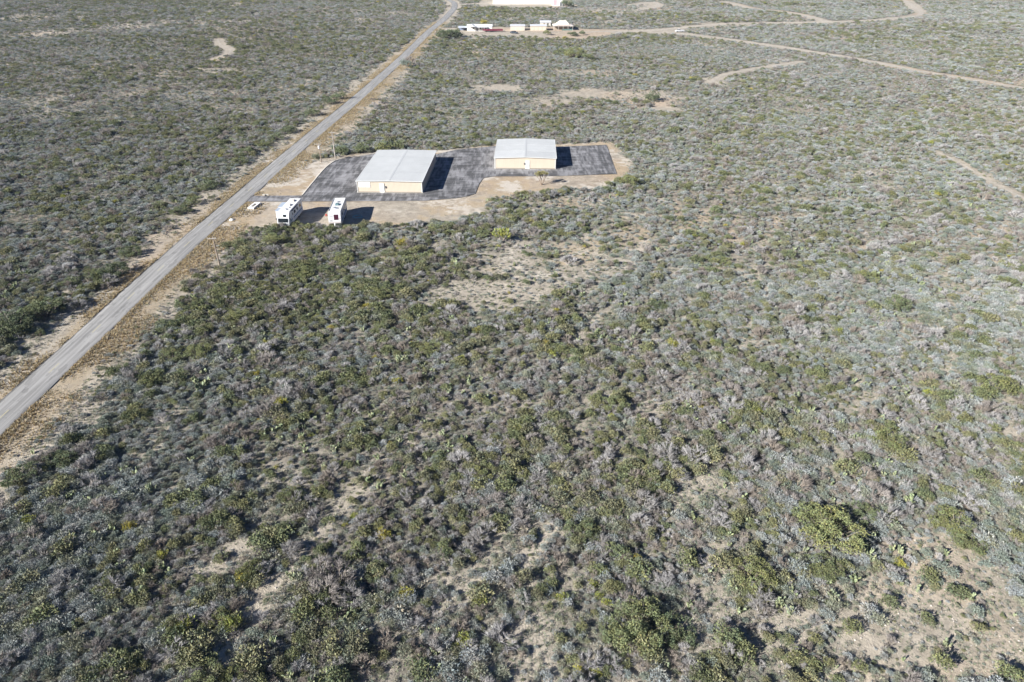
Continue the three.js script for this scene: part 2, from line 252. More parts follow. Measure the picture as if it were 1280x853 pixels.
// ---------------------------------------------------------------- storage buildings
const wallBump = dataTexture(64, 4, (i, j, c) => { const t = (i % 32) / 32; c[0] = c[1] = c[2] = t < 0.18 ? 1 : t < 0.26 ? 1 - (t - 0.18) / 0.08 : t > 0.92 ? (t - 0.92) / 0.08 : 0; }, false);
wallBump.repeat.set(1 / 0.6, 1);
const wallPatch = dataTexture(256, 64, (i, j, c) => { const n = fbm(i / 3, j / 40, 33, 3), m = fbm(i / 60, j / 20, 36, 2), k = 0.93 + 0.1 * n + 0.06 * (m - 0.5); c[0] = c[1] = c[2] = k; });
wallPatch.wrapS = wallPatch.wrapT = THREE.MirroredRepeatWrapping; wallPatch.repeat.set(1 / 8, 1 / 4);
const cream = std(lin(0.55, 0.475, 0.385), 0.6, { map: wallPatch, bumpMap: wallBump, bumpScale: 0.03 });
const whitePaint = std(lin(0.7, 0.7, 0.68), 0.5), whiteTrim = std(lin(0.6, 0.61, 0.6), 0.5), darkGlass = new THREE.MeshPhysicalMaterial({ color: lin(0.015, 0.018, 0.02), roughness: 0.08 }), darkRub = std(lin(0.02, 0.02, 0.02), 0.85), greyMetal = std(lin(0.3, 0.31, 0.32), 0.45, { metalness: 0.7 }), concrete = std(lin(0.42, 0.4, 0.36), 0.95, { bumpMap: grain(1), bumpScale: 0.006 });
const roofStreak = dataTexture(512, 512, (i, j, c) => { const n = fbm(i / 6, j / 90, 43, 4), m = fbm(i / 110, j / 70, 46, 3), k = 0.86 + 0.14 * n + 0.2 * (m - 0.5); c[0] = k; c[1] = k; c[2] = k; });
roofStreak.wrapS = roofStreak.wrapT = THREE.MirroredRepeatWrapping; roofStreak.repeat.set(1 / 16, 1 / 16);
const roofMats = [0.47, 0.48, 0.49, 0.51].map((k) => std(lin(k * 0.97, k, k * 1.02), 0.6, { metalness: 0, map: roofStreak }));
function quad(a, b, c, d, uv) { const g = new THREE.BufferGeometry(); g.setAttribute('position', new THREE.Float32BufferAttribute([...a, ...b, ...c, ...d], 3)); g.setAttribute('uv', new THREE.Float32BufferAttribute(uv, 2)); g.setIndex([0, 1, 2, 0, 2, 3]); g.computeVertexNormals(); return g; }
function wallGeo(w, h, rise) {   // wall in the xy plane facing +z with a low gable
  const s = new THREE.Shape([[-w / 2, 0], [w / 2, 0], [w / 2, h], [0, h + rise], [-w / 2, h]].map(([x, y]) => new THREE.Vector2(x, y))); return new THREE.ExtrudeGeometry(s, { depth: 0.12, bevelEnabled: false }).translate(0, 0, -0.12);
}
function storage(label, cx, cd, w, l, h, turn, o) {
  const g = thing('storage_building', label, 'building', cx, cd, turn, null, 0.118), rise = o.rise ?? 0.42;
  mesh('slab', box(w + 0.5, 0.1, l + 0.5, 0, -0.01, 0), concrete, g);
  const y0 = 0.04;
  const f = mesh('wall', wallGeo(w, h, rise).translate(0, y0, l / 2), cream, g); f.userData.label = 'sunlit cream gable end wall';
  mesh('wall', wallGeo(w, h, rise).rotateY(Math.PI).translate(0, y0, -l / 2), cream, g);
  for (const s of [-1, 1]) mesh('wall', wallGeo(l - 0.25, h, 0).rotateY(s * Math.PI / 2).translate(s * (w / 2), y0, 0), cream, g);
  // roof: two low slopes of long metal sheets, each sheet its own piece, with standing ribs
  const n = o.sheets, ov = 0.22, L = l + 2 * ov, ly = h + y0 + 0.05, half = w / 2 + ov, drop = ov * rise / (w / 2);
  let q = 0;
  for (const s of [-1, 1]) for (let k = 0; k < n; k++) {
    const z0 = -L / 2 + L * k / n, z1 = z0 + L / n - 0.03, e = half * s, a = [0, ly + rise, z0], b = [0, ly + rise, z1], c = [e, ly - drop, z1], d = [e, ly - drop, z0], t = 0.07;
    const uv = [z0, 0, z1, 0, z1, half, z0, half], m = roofMats[o.tones[q++ % o.tones.length]];
    const top = s > 0 ? quad(a, b, c, d, uv) : quad(d, c, b, a, [z0, half, z1, half, z1, 0, z0, 0]);
    const dn = (p) => [p[0], p[1] - t, p[2]];
    const parts = [top, quad(c, b, dn(b), dn(c), uv), quad(a, d, dn(d), dn(a), uv), quad(d, c, dn(c), dn(d), uv)];
    const ribs = Math.round(L / n / 0.75), ang = Math.atan2(rise + drop, half);
    for (let r = 0; r < ribs; r++) parts.push(box(half, 0.05, 0.05).rotateZ(-s * ang).translate(s * half / 2, ly + (rise - drop) / 2 + 0.02, z0 + (r + 0.5) * 0.75));
    mesh('roof_sheet', merged(parts), m, g);
  }
  mesh('ridge_cap', box(0.5, 0.02, L + 0.02, 0, ly + rise + 0.012, 0), roofMats[2], g);
  const ang = Math.atan2(rise, w / 2);
  for (const s of [-1, 1]) { mesh('gable_trim', box(w / 2 + ov, 0.16, 0.06).rotateZ(-s * ang).translate(s * (w / 2 + ov) / 2, ly + rise / 2 - 0.02, L / 2 + 0.035), whiteTrim, g); mesh('gutter', box(0.12, 0.14, L, s * (half + 0.06), ly - drop - 0.05, 0), whiteTrim, g);
    mesh('corner_trim', box(0.14, h, 0.14, s * (w / 2 + 0.005), y0 + h / 2, l / 2 + 0.005), whiteTrim, g); mesh('downspout', box(0.09, h - 0.2, 0.09, s * (w / 2 + 0.14), y0 + h / 2 - 0.1, l / 2 - 0.7), whiteTrim, g); }
  mesh('base_flashing', box(w + 0.02, 0.12, 0.03, 0, y0 + 0.06, l / 2 + 0.02), std(lin(0.1, 0.08, 0.06), 0.8), g);
  const door = mesh('door', rbox(0.98, 2.1, 0.07, 0.01, o.door, y0 + 1.06, l / 2 + 0.045), whitePaint, g);
  mesh('door_frame', merged([box(0.08, 2.2, 0.1, o.door - 0.55, y0 + 1.1, l / 2 + 0.05), box(0.08, 2.2, 0.1, o.door + 0.55, y0 + 1.1, l / 2 + 0.05), box(1.18, 0.08, 0.1, o.door, y0 + 2.22, l / 2 + 0.05)]), whiteTrim, door);
  mesh('handle', box(0.12, 0.05, 0.08, o.door + 0.36, y0 + 1.0, l / 2 + 0.12), greyMetal, door);
  mesh('meter_box', rbox(0.34, 0.5, 0.2, 0.02, o.door + o.meter, y0 + 1.35, l / 2 + 0.1), std(lin(0.12, 0.12, 0.12), 0.6), g);
  for (const z of o.lamps) mesh('wall_lamp', rbox(0.2, 0.2, 0.32, 0.03, w / 2 + 0.12, y0 + h - 0.35, z), whitePaint, g);
  if (o.sign) { mesh('sign_board', box(2.9, 1.35, 0.06, -w / 2 + 1.75, y0 + h - 0.85, l / 2 + 0.04), whitePaint, g); mesh('sign_print', merged([box(0.9, 0.09, 0.012, -w / 2 + 1.5, y0 + h - 0.78, l / 2 + 0.076), box(0.5, 0.09, 0.012, -w / 2 + 2.45, y0 + h - 0.8, l / 2 + 0.076)]), std(lin(0.55, 0.5, 0.5), 0.7), g); }
  if (o.sideDoors) for (let k = 0; k < o.sideDoors; k++) { const z = -l / 2 + (k + 0.5) * l / o.sideDoors, dr = mesh('roller_door', box(0.05, 2.25, 2.5, -w / 2 - 0.03, y0 + 1.13, z), whiteTrim, g); for (let r = 0; r < 6; r++) mesh('slat', box(0.03, 0.34, 2.44, -w / 2 - 0.06, y0 + 0.2 + r * 0.37, z), whiteTrim, dr); }
  return g;
}
const B_TURN = -THREE.MathUtils.degToRad(1.6);
function placeBuilding(pl, pr, y, l) {   // front wall foot marked at two spots
  const a = spot(pl, y), b = spot(pr, y), w = Math.hypot(b[0] - a[0], b[1] - a[1]), mx = (a[0] + b[0]) / 2, md = (a[1] + b[1]) / 2;
  return [mx + Math.sin(-B_TURN) * l / 2, md + Math.cos(B_TURN) * l / 2, w];
}
const b1 = placeBuilding(447.3, 527.9, 241.3, 27.5), b2 = placeBuilding(619, 694, 211.6, 19);
storage('long cream metal storage building with white sign on its end wall', b1[0], b1[1], b1[2], 27.5, 2.75, B_TURN, { sheets: 4, tones: [1, 2, 1, 1, 2, 1, 2, 2], door: -1.9, meter: 0.85, lamps: [-6, 5], sign: true, rise: 0.14 });
storage('shorter cream metal storage building beside the small tree', b2[0], b2[1], b2[2], 19, 2.85, B_TURN, { sheets: 3, tones: [1, 1, 3, 2, 3, 1], door: 0.6, meter: -0.8, lamps: [3.5], rise: 0.3 });

// ---------------------------------------------------------------- motor home and camper trailer on the dirt
function wheel(g, x, z, r = 0.4) { const t = mesh('wheel', cyl(r, r, 0.26, 20).rotateZ(Math.PI / 2).translate(x, r, z), darkRub, g); mesh('rim', cyl(r * 0.55, r * 0.55, 0.28, 14).rotateZ(Math.PI / 2).translate(x, r, z), greyMetal, t); }
const shell = std(lin(0.62, 0.63, 0.645), 0.35), shellGrey = std(lin(0.42, 0.45, 0.5), 0.4), blueStripe = std(lin(0.08, 0.16, 0.3), 0.4), vinyl = std(lin(0.36, 0.42, 0.5), 0.6), roofWhite = std(lin(0.66, 0.66, 0.65), 0.7, { bumpMap: grain(2), bumpScale: 0.01 });
function profile(pts, w, x = 0) { return new THREE.ExtrudeGeometry(new THREE.Shape(pts.map(([z, y]) => new THREE.Vector2(z, y))), { depth: w, bevelEnabled: true, bevelSize: 0.04, bevelThickness: 0.04, bevelSegments: 2 }).rotateY(-Math.PI / 2).translate(w / 2 + x, 0, 0); }
{ // motor home: nose towards +z
  const a = spot(369.5, 248.2, 3.3), b = spot(352.5, 267, 3.3), turn = Math.atan2(b[0] - a[0], -(b[1] - a[1]));
  const L = 9.9, W = 2.6, c = [a[0] + (b[0] - a[0]) * 0.52, a[1] + (b[1] - a[1]) * 0.52];
  const g = thing('motor_home', 'white motor home with grey slide-out rooms parked on dirt', 'motor home', c[0], c[1], turn);
  mesh('body', profile([[-L / 2, 0.55], [L / 2 - 1.0, 0.55], [L / 2 - 0.15, 0.6], [L / 2, 1.3], [L / 2 - 0.25, 2.2], [L / 2 - 0.75, 3.1], [L / 2 - 1.1, 3.3], [-L / 2 + 0.1, 3.32], [-L / 2, 3.2]], W - 0.08), shell, g);
  mesh('roof', rbox(W - 0.12, 0.06, L - 1.4, 0.02, 0, 3.37, -0.6), roofWhite, g);
  const sl = mesh('slide_out', rbox(0.95, 2.2, 3.0, 0.04, -W / 2 - 0.4, 2.15, -0.9), shell, g); mesh('awning', rbox(1.15, 0.05, 3.1, 0.02, -W / 2 - 0.42, 3.3, -0.9), vinyl, sl); mesh('window', box(0.03, 0.7, 1.5, -W / 2 - 0.89, 2.3, -0.4), darkGlass, sl);
  const s2 = mesh('slide_out', rbox(0.8, 2.1, 1.9, 0.04, -W / 2 - 0.3, 2.1, 2.05), shell, g); mesh('awning', rbox(1.0, 0.05, 2.0, 0.02, -W / 2 - 0.34, 3.25, 2.05), vinyl, s2); mesh('window', box(0.03, 0.6, 1.0, -W / 2 - 0.715, 2.3, 2.45), darkGlass, s2);
  mesh('stripe', box(0.02, 0.3, L - 1.2, W / 2 + 0.005, 1.35, -0.3), blueStripe, g); mesh('stripe', box(0.02, 0.12, L - 1.6, W / 2 + 0.006, 1.75, -0.4), shellGrey, g);
  const aw = mesh('awning_roller', cyl(0.09, 0.09, 4.2, 10).rotateX(Math.PI / 2).translate(W / 2 + 0.1, 3.12, 0.4), std(lin(0.05, 0.05, 0.06), 0.6), g); for (const z of [-1.6, 2.4]) mesh('arm', box(0.05, 1.9, 0.06, W / 2 + 0.06, 2.1, z), whiteTrim, aw);
  for (const [z, w, h] of [[-3.3, 1.1, 0.7], [-1.2, 0.7, 0.6], [0.6, 1.2, 0.7]]) mesh('window', rbox(0.03, h, w, 0.01, W / 2 + 0.01, 2.35, z), darkGlass, g);
  const dr = mesh('door', rbox(0.04, 1.95, 0.75, 0.012, W / 2 + 0.01, 1.75, 2.1), shell, g); mesh('pane', box(0.02, 0.5, 0.45, W / 2 + 0.035, 2.3, 2.1), darkGlass, dr);
  mesh('windscreen', rbox(W - 0.5, 0.85, 0.04, 0.015).rotateX(-0.28).translate(0, 1.85, L / 2 - 0.02), darkGlass, g);
  mesh('cab_window', rbox(0.7, 0.5, 0.04, 0.015).rotateX(-0.52).translate(0.35, 2.72, L / 2 - 0.42), darkGlass, g);
  for (const q of [-0.72, 0.72]) mesh('front_graphic', box(0.75, 0.16, 0.03).rotateX(-0.13).translate(q, 1.42, L / 2 + 0.045), shellGrey, g); mesh('skirt', box(0.03, 0.42, L - 2.4, W / 2 + 0.008, 0.85, -0.6), shellGrey, g); mesh('skirt', box(0.03, 0.42, L - 2.4, -W / 2 - 0.008, 0.85, -0.6), shellGrey, g);
  mesh('brow_graphic', box(W - 0.5, 0.3, 0.03).rotateX(-0.52).translate(0, 2.95, L / 2 - 0.6), shellGrey, g); mesh('bumper', rbox(W - 0.1, 0.32, 0.25, 0.06, 0, 0.68, L / 2 + 0.06), greyMetal, g); mesh('grille', box(0.95, 0.22, 0.04, 0, 1.1, L / 2 + 0.03), darkRub, g);
  for (const s of [-1, 1]) { mesh('headlight', rbox(0.36, 0.2, 0.06, 0.03, s * 0.85, 1.12, L / 2 + 0.02), new THREE.MeshPhysicalMaterial({ color: lin(0.6, 0.62, 0.64), roughness: 0.1, metalness: 0.4 }), g); mesh('mirror', rbox(0.2, 0.42, 0.1, 0.03, s * (W / 2 + 0.24), 1.95, L / 2 - 0.45), darkRub, g); }
  mesh('satellite_dome', new THREE.SphereGeometry(0.42, 16, 8, 0, 6.3, 0, 1.6).scale(1, 0.65, 1).translate(0.1, 3.38, 2.4), shellGrey, g);
  mesh('air_conditioner', rbox(0.75, 0.3, 1.0, 0.08, 0, 3.53, -0.2), std(lin(0.62, 0.6, 0.56), 0.6), g); mesh('air_conditioner', rbox(0.75, 0.3, 1.0, 0.08, 0, 3.53, -3.0), std(lin(0.6, 0.55, 0.5), 0.6), g); mesh('roof_vent', rbox(0.45, 0.16, 0.45, 0.03, 0.35, 3.46, 1.2), shellGrey, g);
  mesh('ladder', merged([cyl(0.02, 0.02, 2.4, 6, -0.25, 2.2, -L / 2 - 0.1), cyl(0.02, 0.02, 2.4, 6, 0.15, 2.2, -L / 2 - 0.1), ...[0, 1, 2, 3, 4, 5].map((k) => box(0.4, 0.03, 0.03, -0.05, 1.2 + k * 0.4, -L / 2 - 0.1))]), greyMetal, g);
  for (const s of [-1, 1]) { wheel(g, s * (W / 2 - 0.16), 3.2); wheel(g, s * (W / 2 - 0.16), -2.1); }
}
{ // camper trailer seen from its front end
  const a = spot(424.6, 248.6, 3.3), b = spot(417.6, 265.5, 3.3), turn = Math.atan2(b[0] - a[0], -(b[1] - a[1])), L = 9.0, W = 2.65, c = [(a[0] + b[0]) / 2, (a[1] + b[1]) / 2];
  const g = thing('camper_trailer', 'white camper trailer with dark maroon panel on its front', 'camper', c[0], c[1], turn);
  mesh('body', profile([[-L / 2, 0.6], [L / 2 - 0.1, 0.6], [L / 2 + 0.35, 1.0], [L / 2 + 0.42, 1.5], [L / 2 + 0.05, 3.0], [L / 2 - 0.25, 3.3], [-L / 2, 3.3]], W - 0.08), shell, g);
  mesh('roof', rbox(W - 0.1, 0.06, L - 0.5, 0.02, 0, 3.36, -0.25), roofWhite, g);
  const tilt = -Math.atan2(0.37, 1.5), pz = (y) => L / 2 + 0.42 - (y - 1.5) / 1.5 * 0.37 + 0.055;
  mesh('front_panel', rbox(0.95, 1.15, 0.05, 0.015).rotateX(tilt).translate(0.32, 2.32, pz(2.32)), std(lin(0.045, 0.006, 0.016), 0.35), g);
  mesh('stripe', box(0.8, 0.08, 0.03).rotateX(tilt).translate(-0.7, 2.55, pz(2.55)), std(lin(0.08, 0.08, 0.1), 0.5), g); mesh('stripe', box(0.8, 0.06, 0.03).rotateX(tilt).translate(-0.7, 2.2, pz(2.2)), std(lin(0.08, 0.08, 0.1), 0.5), g); mesh('stripe', box(0.35, 0.1, 0.03, 1.02, 1.98, pz(1.98) + 0.005), std(lin(0.25, 0.03, 0.05), 0.5), g);
  mesh('lower_trim', rbox(W - 0.1, 0.35, 0.05, 0.02, 0, 1.22, L / 2 + 0.43), std(lin(0.5, 0.46, 0.45), 0.6), g);
  mesh('lamp', box(0.5, 0.12, 0.05, -0.75, 1.62, pz(1.62)), darkRub, g);
  mesh('air_conditioner', rbox(0.8, 0.3, 1.1, 0.08, 0.05, 3.53, -0.1), std(lin(0.12, 0.2, 0.22), 0.5), g);
  mesh('roof_vent', rbox(0.5, 0.14, 0.5, 0.03, 0.1, 3.45, -1.9), std(lin(0.15, 0.17, 0.2), 0.4), g); mesh('skylight', new THREE.SphereGeometry(0.5, 14, 6, 0, 6.3, 0, 1.57).scale(1, 0.35, 0.7).translate(0.25, 3.38, 2.1), std(lin(0.14, 0.16, 0.2), 0.2), g); mesh('roof_vent', rbox(0.45, 0.14, 0.45, 0.03, -0.3, 3.45, 1.7), std(lin(0.2, 0.22, 0.25), 0.4), g);
  mesh('roof_rail', merged([box(0.05, 0.12, L - 0.6, W / 2 - 0.06, 3.42, -0.25), box(0.05, 0.12, L - 0.6, -W / 2 + 0.06, 3.42, -0.25), box(W, 0.1, 0.05, 0, 3.42, -L / 2 + 0.06)]), whiteTrim, g);
  mesh('stripe', box(0.02, 0.5, L - 0.4, W / 2 + 0.005, 1.2, 0), blueStripe, g);
  for (const z of [-2.6, -0.4, 2.4]) mesh('window', rbox(0.03, 0.6, 1.1, 0.01, W / 2 + 0.012, 2.3, z), darkGlass, g);
  for (const z of [-2.2, 0.2, 2.8]) mesh('window', rbox(0.03, 0.6, 0.9, 0.01, -W / 2 - 0.012, 2.3, z), darkGlass, g);
  const dr = mesh('door', rbox(0.04, 1.95, 0.72, 0.012, W / 2 + 0.012, 1.7, 1.2), shell, g); mesh('handle', box(0.04, 0.12, 0.05, W / 2 + 0.05, 1.6, 1.48), greyMetal, dr);
  mesh('hitch', merged([box(0.09, 0.12, 1.5).rotateY(0.45).translate(0.33, 0.55, L / 2 + 0.8), box(0.09, 0.12, 1.5).rotateY(-0.45).translate(-0.33, 0.55, L / 2 + 0.8), cyl(0.05, 0.05, 0.85, 8, 0, 0.42, L / 2 + 1.4)]), greyMetal, g); mesh('propane_tank', cyl(0.17, 0.17, 0.55, 12, 0, 0.9, L / 2 + 0.85), whitePaint, g);
  for (const s of [-1, 1]) { wheel(g, s * (W / 2 - 0.16), -0.5, 0.36); wheel(g, s * (W / 2 - 0.16), -1.4, 0.36); mesh('jack', box(0.09, 0.75, 0.09, s * 1.0, 0.36, -L / 2 + 0.5), greyMetal, g); }
  // garden hose left in the trailer's shadow, a red gas can by its flank
  const k = spot(447, 271), pts = []; for (let i = 0; i <= 40; i++) { const t = i / 40 * 11, r = 0.75 + 0.2 * Math.sin(t * 1.7); pts.push(new THREE.Vector3(Math.cos(t) * r * 1.5, 0.04 + i * 0.001, Math.sin(t) * r)); }
  const hose = thing('garden_hose', 'pale coiled garden hose on the ground beside the camper', 'hose', k[0], k[1]); mesh('coil', new THREE.TubeGeometry(new THREE.CatmullRomCurve3(pts), 120, 0.05, 6), std(lin(0.35, 0.55, 0.55), 0.5), hose);
  const m = spot(409.5, 270), can = thing('fuel_can', 'red fuel can on the ground beside the camper', 'fuel can', m[0] - 0.3, m[1]); mesh('body', rbox(0.4, 0.42, 0.26, 0.05, 0, 0.21, 0), std(lin(0.35, 0.05, 0.04), 0.5), can); mesh('spout', cyl(0.04, 0.025, 0.24, 8).rotateZ(-0.6).translate(0.16, 0.48, 0), darkRub, can);
}

// ---------------------------------------------------------------- power poles, drain box, small things by the road
const wood = std(lin(0.27, 0.22, 0.18), 0.9, { bumpMap: grain(0.5), bumpScale: 0.02 }), paleWood = std(lin(0.36, 0.33, 0.3), 0.9);
function powerPole(px, py, h, arm, label, o = {}) {
  const [x, d] = spot(px, py), g = thing('power_pole', label, 'power pole', x, d, o.turn ?? 0);
  mesh('pole', cyl(0.16, 0.1, h, 10, 0, h / 2 - 0.2, 0), o.pale ? paleWood : wood, g);
  const bar = mesh('crossarm', box(arm, 0.13, 0.11, o.off ?? 0, h - 0.55, 0.15), paleWood, g);
  for (const s of [-1, -0.45, 0.45, 1]) mesh('insulator', cyl(0.05, 0.035, 0.16, 8, (o.off ?? 0) + s * (arm / 2 - 0.1), h - 0.41, 0.15), std(lin(0.5, 0.5, 0.48), 0.3), bar);
  if (o.can) { mesh('transformer', cyl(0.27, 0.27, 0.8, 14, 0.05, h - 1.3, 0.42), std(lin(0.62, 0.63, 0.64), 0.5), g); }
  return g;
}
powerPole(274.6, 333, 6.3, 1.7, 'brown power pole rising from brush at the edge of the verge', { turn: 0.06, off: -0.2 });
powerPole(401.5, 203, 5.6, 1.9, 'power pole with transformer can beside the asphalt lot', { can: true, off: -0.3 });
powerPole(419.2, 198.2, 7.8, 1.9, 'tall pale power pole in front of green bushes by the lot', { pale: true, turn: 0.05 });
{
  const [x, d] = spot(318, 258.5), g = thing('drain_box', 'white concrete drain box with a dark slot beside the driveway', 'drain', x, d, -0.12);
  const w = 1.5, l = 3.9, h = 0.45;
  mesh('rim', merged([box(0.42, h, l, -w / 2 + 0.21, h / 2, 0), box(0.42, h, l, w / 2 - 0.21, h / 2, 0), box(w - 0.84, h, 0.8, 0, h / 2, l / 2 - 0.4), box(w - 0.84, h, 0.8, 0, h / 2, -l / 2 + 0.4)]), std(lin(0.75, 0.73, 0.7), 0.8), g);
  mesh('floor', box(w - 0.84, 0.04, l - 1.6, 0, 0.03, 0), std(lin(0.05, 0.045, 0.04), 0.95), g);
}
{
  const [x, d] = spot(289.5, 275.5), g = thing('utility_cover', 'small white dome cover on the grass verge by the road', 'cover', x, d);
  mesh('dome', new THREE.SphereGeometry(0.55, 16, 8, 0, 6.29, 0, 1.6).scale(1, 0.75, 0.8), whitePaint, g); mesh('plinth', cyl(0.6, 0.58, 0.12, 16, 0, 0.05, 0), concrete, g);
}
{
  const [x, d] = spot(332, 244.3), g = thing('culvert_headwall', 'low white culvert headwall beside the driveway', 'headwall', x, d); mesh('slab', rbox(1.5, 0.34, 0.22, 0.03, 0, 0.15, 0), concrete, g); mesh('pipe', cyl(0.16, 0.16, 0.5, 12).rotateX(Math.PI / 2).translate(0, 0.12, 0.05), darkRub, g);
}

// ---------------------------------------------------------------- homestead and depot far up the road
const paleWall = std(lin(0.52, 0.49, 0.45), 0.7), beige = std(lin(0.5, 0.44, 0.36), 0.7, { bumpMap: wallBump, bumpScale: 0.03 }), tin = std(lin(0.7, 0.71, 0.74), 0.45, { metalness: 0.15, map: roofStreak });
function gable(w, l, rise, ov = 0.3) { const s = new THREE.Shape([[-w / 2 - ov, 0], [w / 2 + ov, 0], [0, rise]].map(([a, b]) => new THREE.Vector2(a, b))); return new THREE.ExtrudeGeometry(s, { depth: l + 2 * ov, bevelEnabled: false }).translate(0, 0, -l / 2 - ov).rotateY(Math.PI / 2); }
function at(px, py) { const p = spot(px, py); return [p[0], p[1], depthOf(p[0], p[1]) / FOC]; }   // spot and metres per marked pixel there
{ // white mobile home with lean-to and a long red trailer before it
  const [x, d, k] = at(599.5, 39.3), w = 31 * k, g = thing('mobile_home', 'long white mobile home with pale metal roof', 'house', x, d + 2.5);
  mesh('wall', box(w, 2.6, 5, 0, 1.5, 0), whitePaint, g); mesh('skirting', box(w - 0.1, 0.4, 4.9, 0, 0.2, 0), std(lin(0.35, 0.33, 0.32), 0.9), g);
  const r = mesh('roof', gable(5, w, 1.3).translate(0, 2.8, 0), tin, g); mesh('roof', gable(4, 6, 1.2).rotateY(Math.PI / 2).translate(-w / 2 + 3.5, 3.0, 2), tin, g);
  for (const q of [-0.22, 0.02, 0.27]) { const wd = mesh('window', box(1.5, 1.0, 0.06, q * w, 1.9, 2.52), darkGlass, g); for (const y of [1.35, 2.45]) mesh('frame', box(1.7, 0.1, 0.08, q * w, y, 2.53), whitePaint, wd); }
  mesh('door', box(1.0, 2.0, 0.06, -0.1 * w, 1.3, 2.52), std(lin(0.15, 0.15, 0.18), 0.5), g);
  mesh('porch_roof', box(w * 0.55, 0.1, 2.2, 0.05 * w, 2.55, 3.6), tin, g); for (const q of [-0.2, 0, 0.2, 0.3]) mesh('porch_post', box(0.12, 2.5, 0.12, q * w, 1.25, 4.6), whitePaint, g);
  const s = at(578.5, 38.8), sh = thing('carport', 'pale blue carport beside the white mobile home', 'carport', s[0], s[1] + 2); mesh('roof', box(6, 0.2, 5, 0, 2.3, 0).rotateX(0.06), std(lin(0.55, 0.6, 0.68), 0.5), sh); for (const a of [-2.8, 2.8]) for (const b of [-2.2, 2.2]) mesh('post', box(0.14, 2.3, 0.14, a, 1.15, b), greyMetal, sh); mesh('wall', box(5.6, 2.2, 0.1, 0, 1.1, -2.3), std(lin(0.16, 0.19, 0.27), 0.6), sh);
  const t = at(616, 39.4), tr = thing('flatbed_trailer', 'long red flatbed trailer in front of the mobile home', 'trailer', t[0], t[1] - 2); mesh('deck', box(13, 0.35, 2.4, 0, 0.95, 0), std(lin(0.14, 0.02, 0.035), 0.5), tr); mesh('side_board', box(13, 0.6, 0.08, 0, 1.35, 1.2), std(lin(0.13, 0.02, 0.04), 0.5), tr); mesh('side_board', box(13, 0.6, 0.08, 0, 1.35, -1.2), std(lin(0.13, 0.02, 0.04), 0.5), tr); mesh('tongue', box(1.6, 0.14, 0.2, 7.2, 0.8, 0), greyMetal, tr); for (const a of [-3, -1.9]) for (const b of [-1.05, 1.05]) { const wh = mesh('wheel', cyl(0.45, 0.45, 0.28, 16).rotateX(Math.PI / 2).translate(a, 0.45, b), darkRub, tr); mesh('rim', cyl(0.24, 0.24, 0.3, 12).rotateX(Math.PI / 2).translate(a, 0.45, b), greyMetal, wh); }
}
function container(px, py, pw, h, mat, label, posts) {
  const [x, d, k] = at(px, py), w = pw * k, l = 8, g = thing('shed', label, 'shed', x, d + l / 2);
  mesh('wall', box(w, h, l, 0, h / 2, 0), mat, g); mesh('roof', gable(l, w, 0.7, 0.25).translate(0, h, 0), tin, g);
  for (let i = 0; i < posts; i++) mesh('roller_door', box(w / posts * 0.72, h * 0.72, 0.06, -w / 2 + (i + 0.5) * w / posts, h * 0.37, l / 2 + 0.03), std(lin(0.52, 0.47, 0.4), 0.6), g);
  return g;
}
container(647, 38.2, 18, 2.7, paleWall, 'white shed with three pale doors and metal roof', 3);
container(673, 38.2, 20, 2.7, beige, 'beige row shed with four doors', 4);
{ // house with a broad hipped roof and deep porch
  const [x, d, k] = at(704, 38), w = 26 * k, l = 13, g = thing('ranch_house', 'tan house with broad pale hipped roof and dark porch', 'house', x, d + l / 2);
  mesh('wall', box(w * 0.72, 2.7, l * 0.7, -w * 0.04, 1.35, -0.6), std(lin(0.3, 0.25, 0.2), 0.8), g);
  const hip = (a, b, y0, y1, f) => { const P = [[-a, y0, b], [a, y0, b], [a, y0, -b], [-a, y0, -b], [-a * f, y1, b * 0.1], [a * f, y1, b * 0.1], [a * f, y1, -b * 0.1], [-a * f, y1, -b * 0.1]].flat(), q = new THREE.BufferGeometry(); q.setAttribute('position', new THREE.Float32BufferAttribute(P, 3)); q.setIndex([0, 1, 5, 0, 5, 4, 1, 2, 6, 1, 6, 5, 2, 3, 7, 2, 7, 6, 3, 0, 4, 3, 4, 7, 4, 5, 6, 4, 6, 7]); const n = q.toNonIndexed(); n.computeVertexNormals(); return n; };
  const pr = std(lin(0.66, 0.58, 0.52), 0.6); mesh('porch_roof', hip(w / 2, l / 2, 2.6, 3.5, 0.7), pr, g); const r = mesh('roof', hip(w * 0.33, l * 0.36, 3.2, 5.4, 0.45), pr, g); mesh('chimney', box(0.7, 1.2, 0.7, w * 0.12, 5.2, 0), concrete, r);
  for (const q of [-0.46, -0.23, 0, 0.23, 0.46]) mesh('porch_post', box(0.18, 2.6, 0.18, q * w, 1.3, l / 2 - 0.3), paleWall, g);
  mesh('porch_rail', box(w * 0.5, 0.9, 0.08, w * 0.2, 0.45, l / 2 - 0.25), std(lin(0.1, 0.16, 0.15), 0.7), g);
  const s = at(682, 33.5), an = thing('cottage', 'small white cottage behind the beige shed', 'house', s[0], s[1] + 3); mesh('wall', box(7, 2.3, 6, 0, 1.15, 0), paleWall, an); mesh('roof', gable(6, 7, 1.0).translate(0, 2.3, 0), tin, an); mesh('window', box(1, 0.9, 0.06, 1.5, 1.4, 3.02), darkGlass, an); mesh('door', box(1, 2.1, 0.06, -1, 1.05, 3.02), wood, an);
}
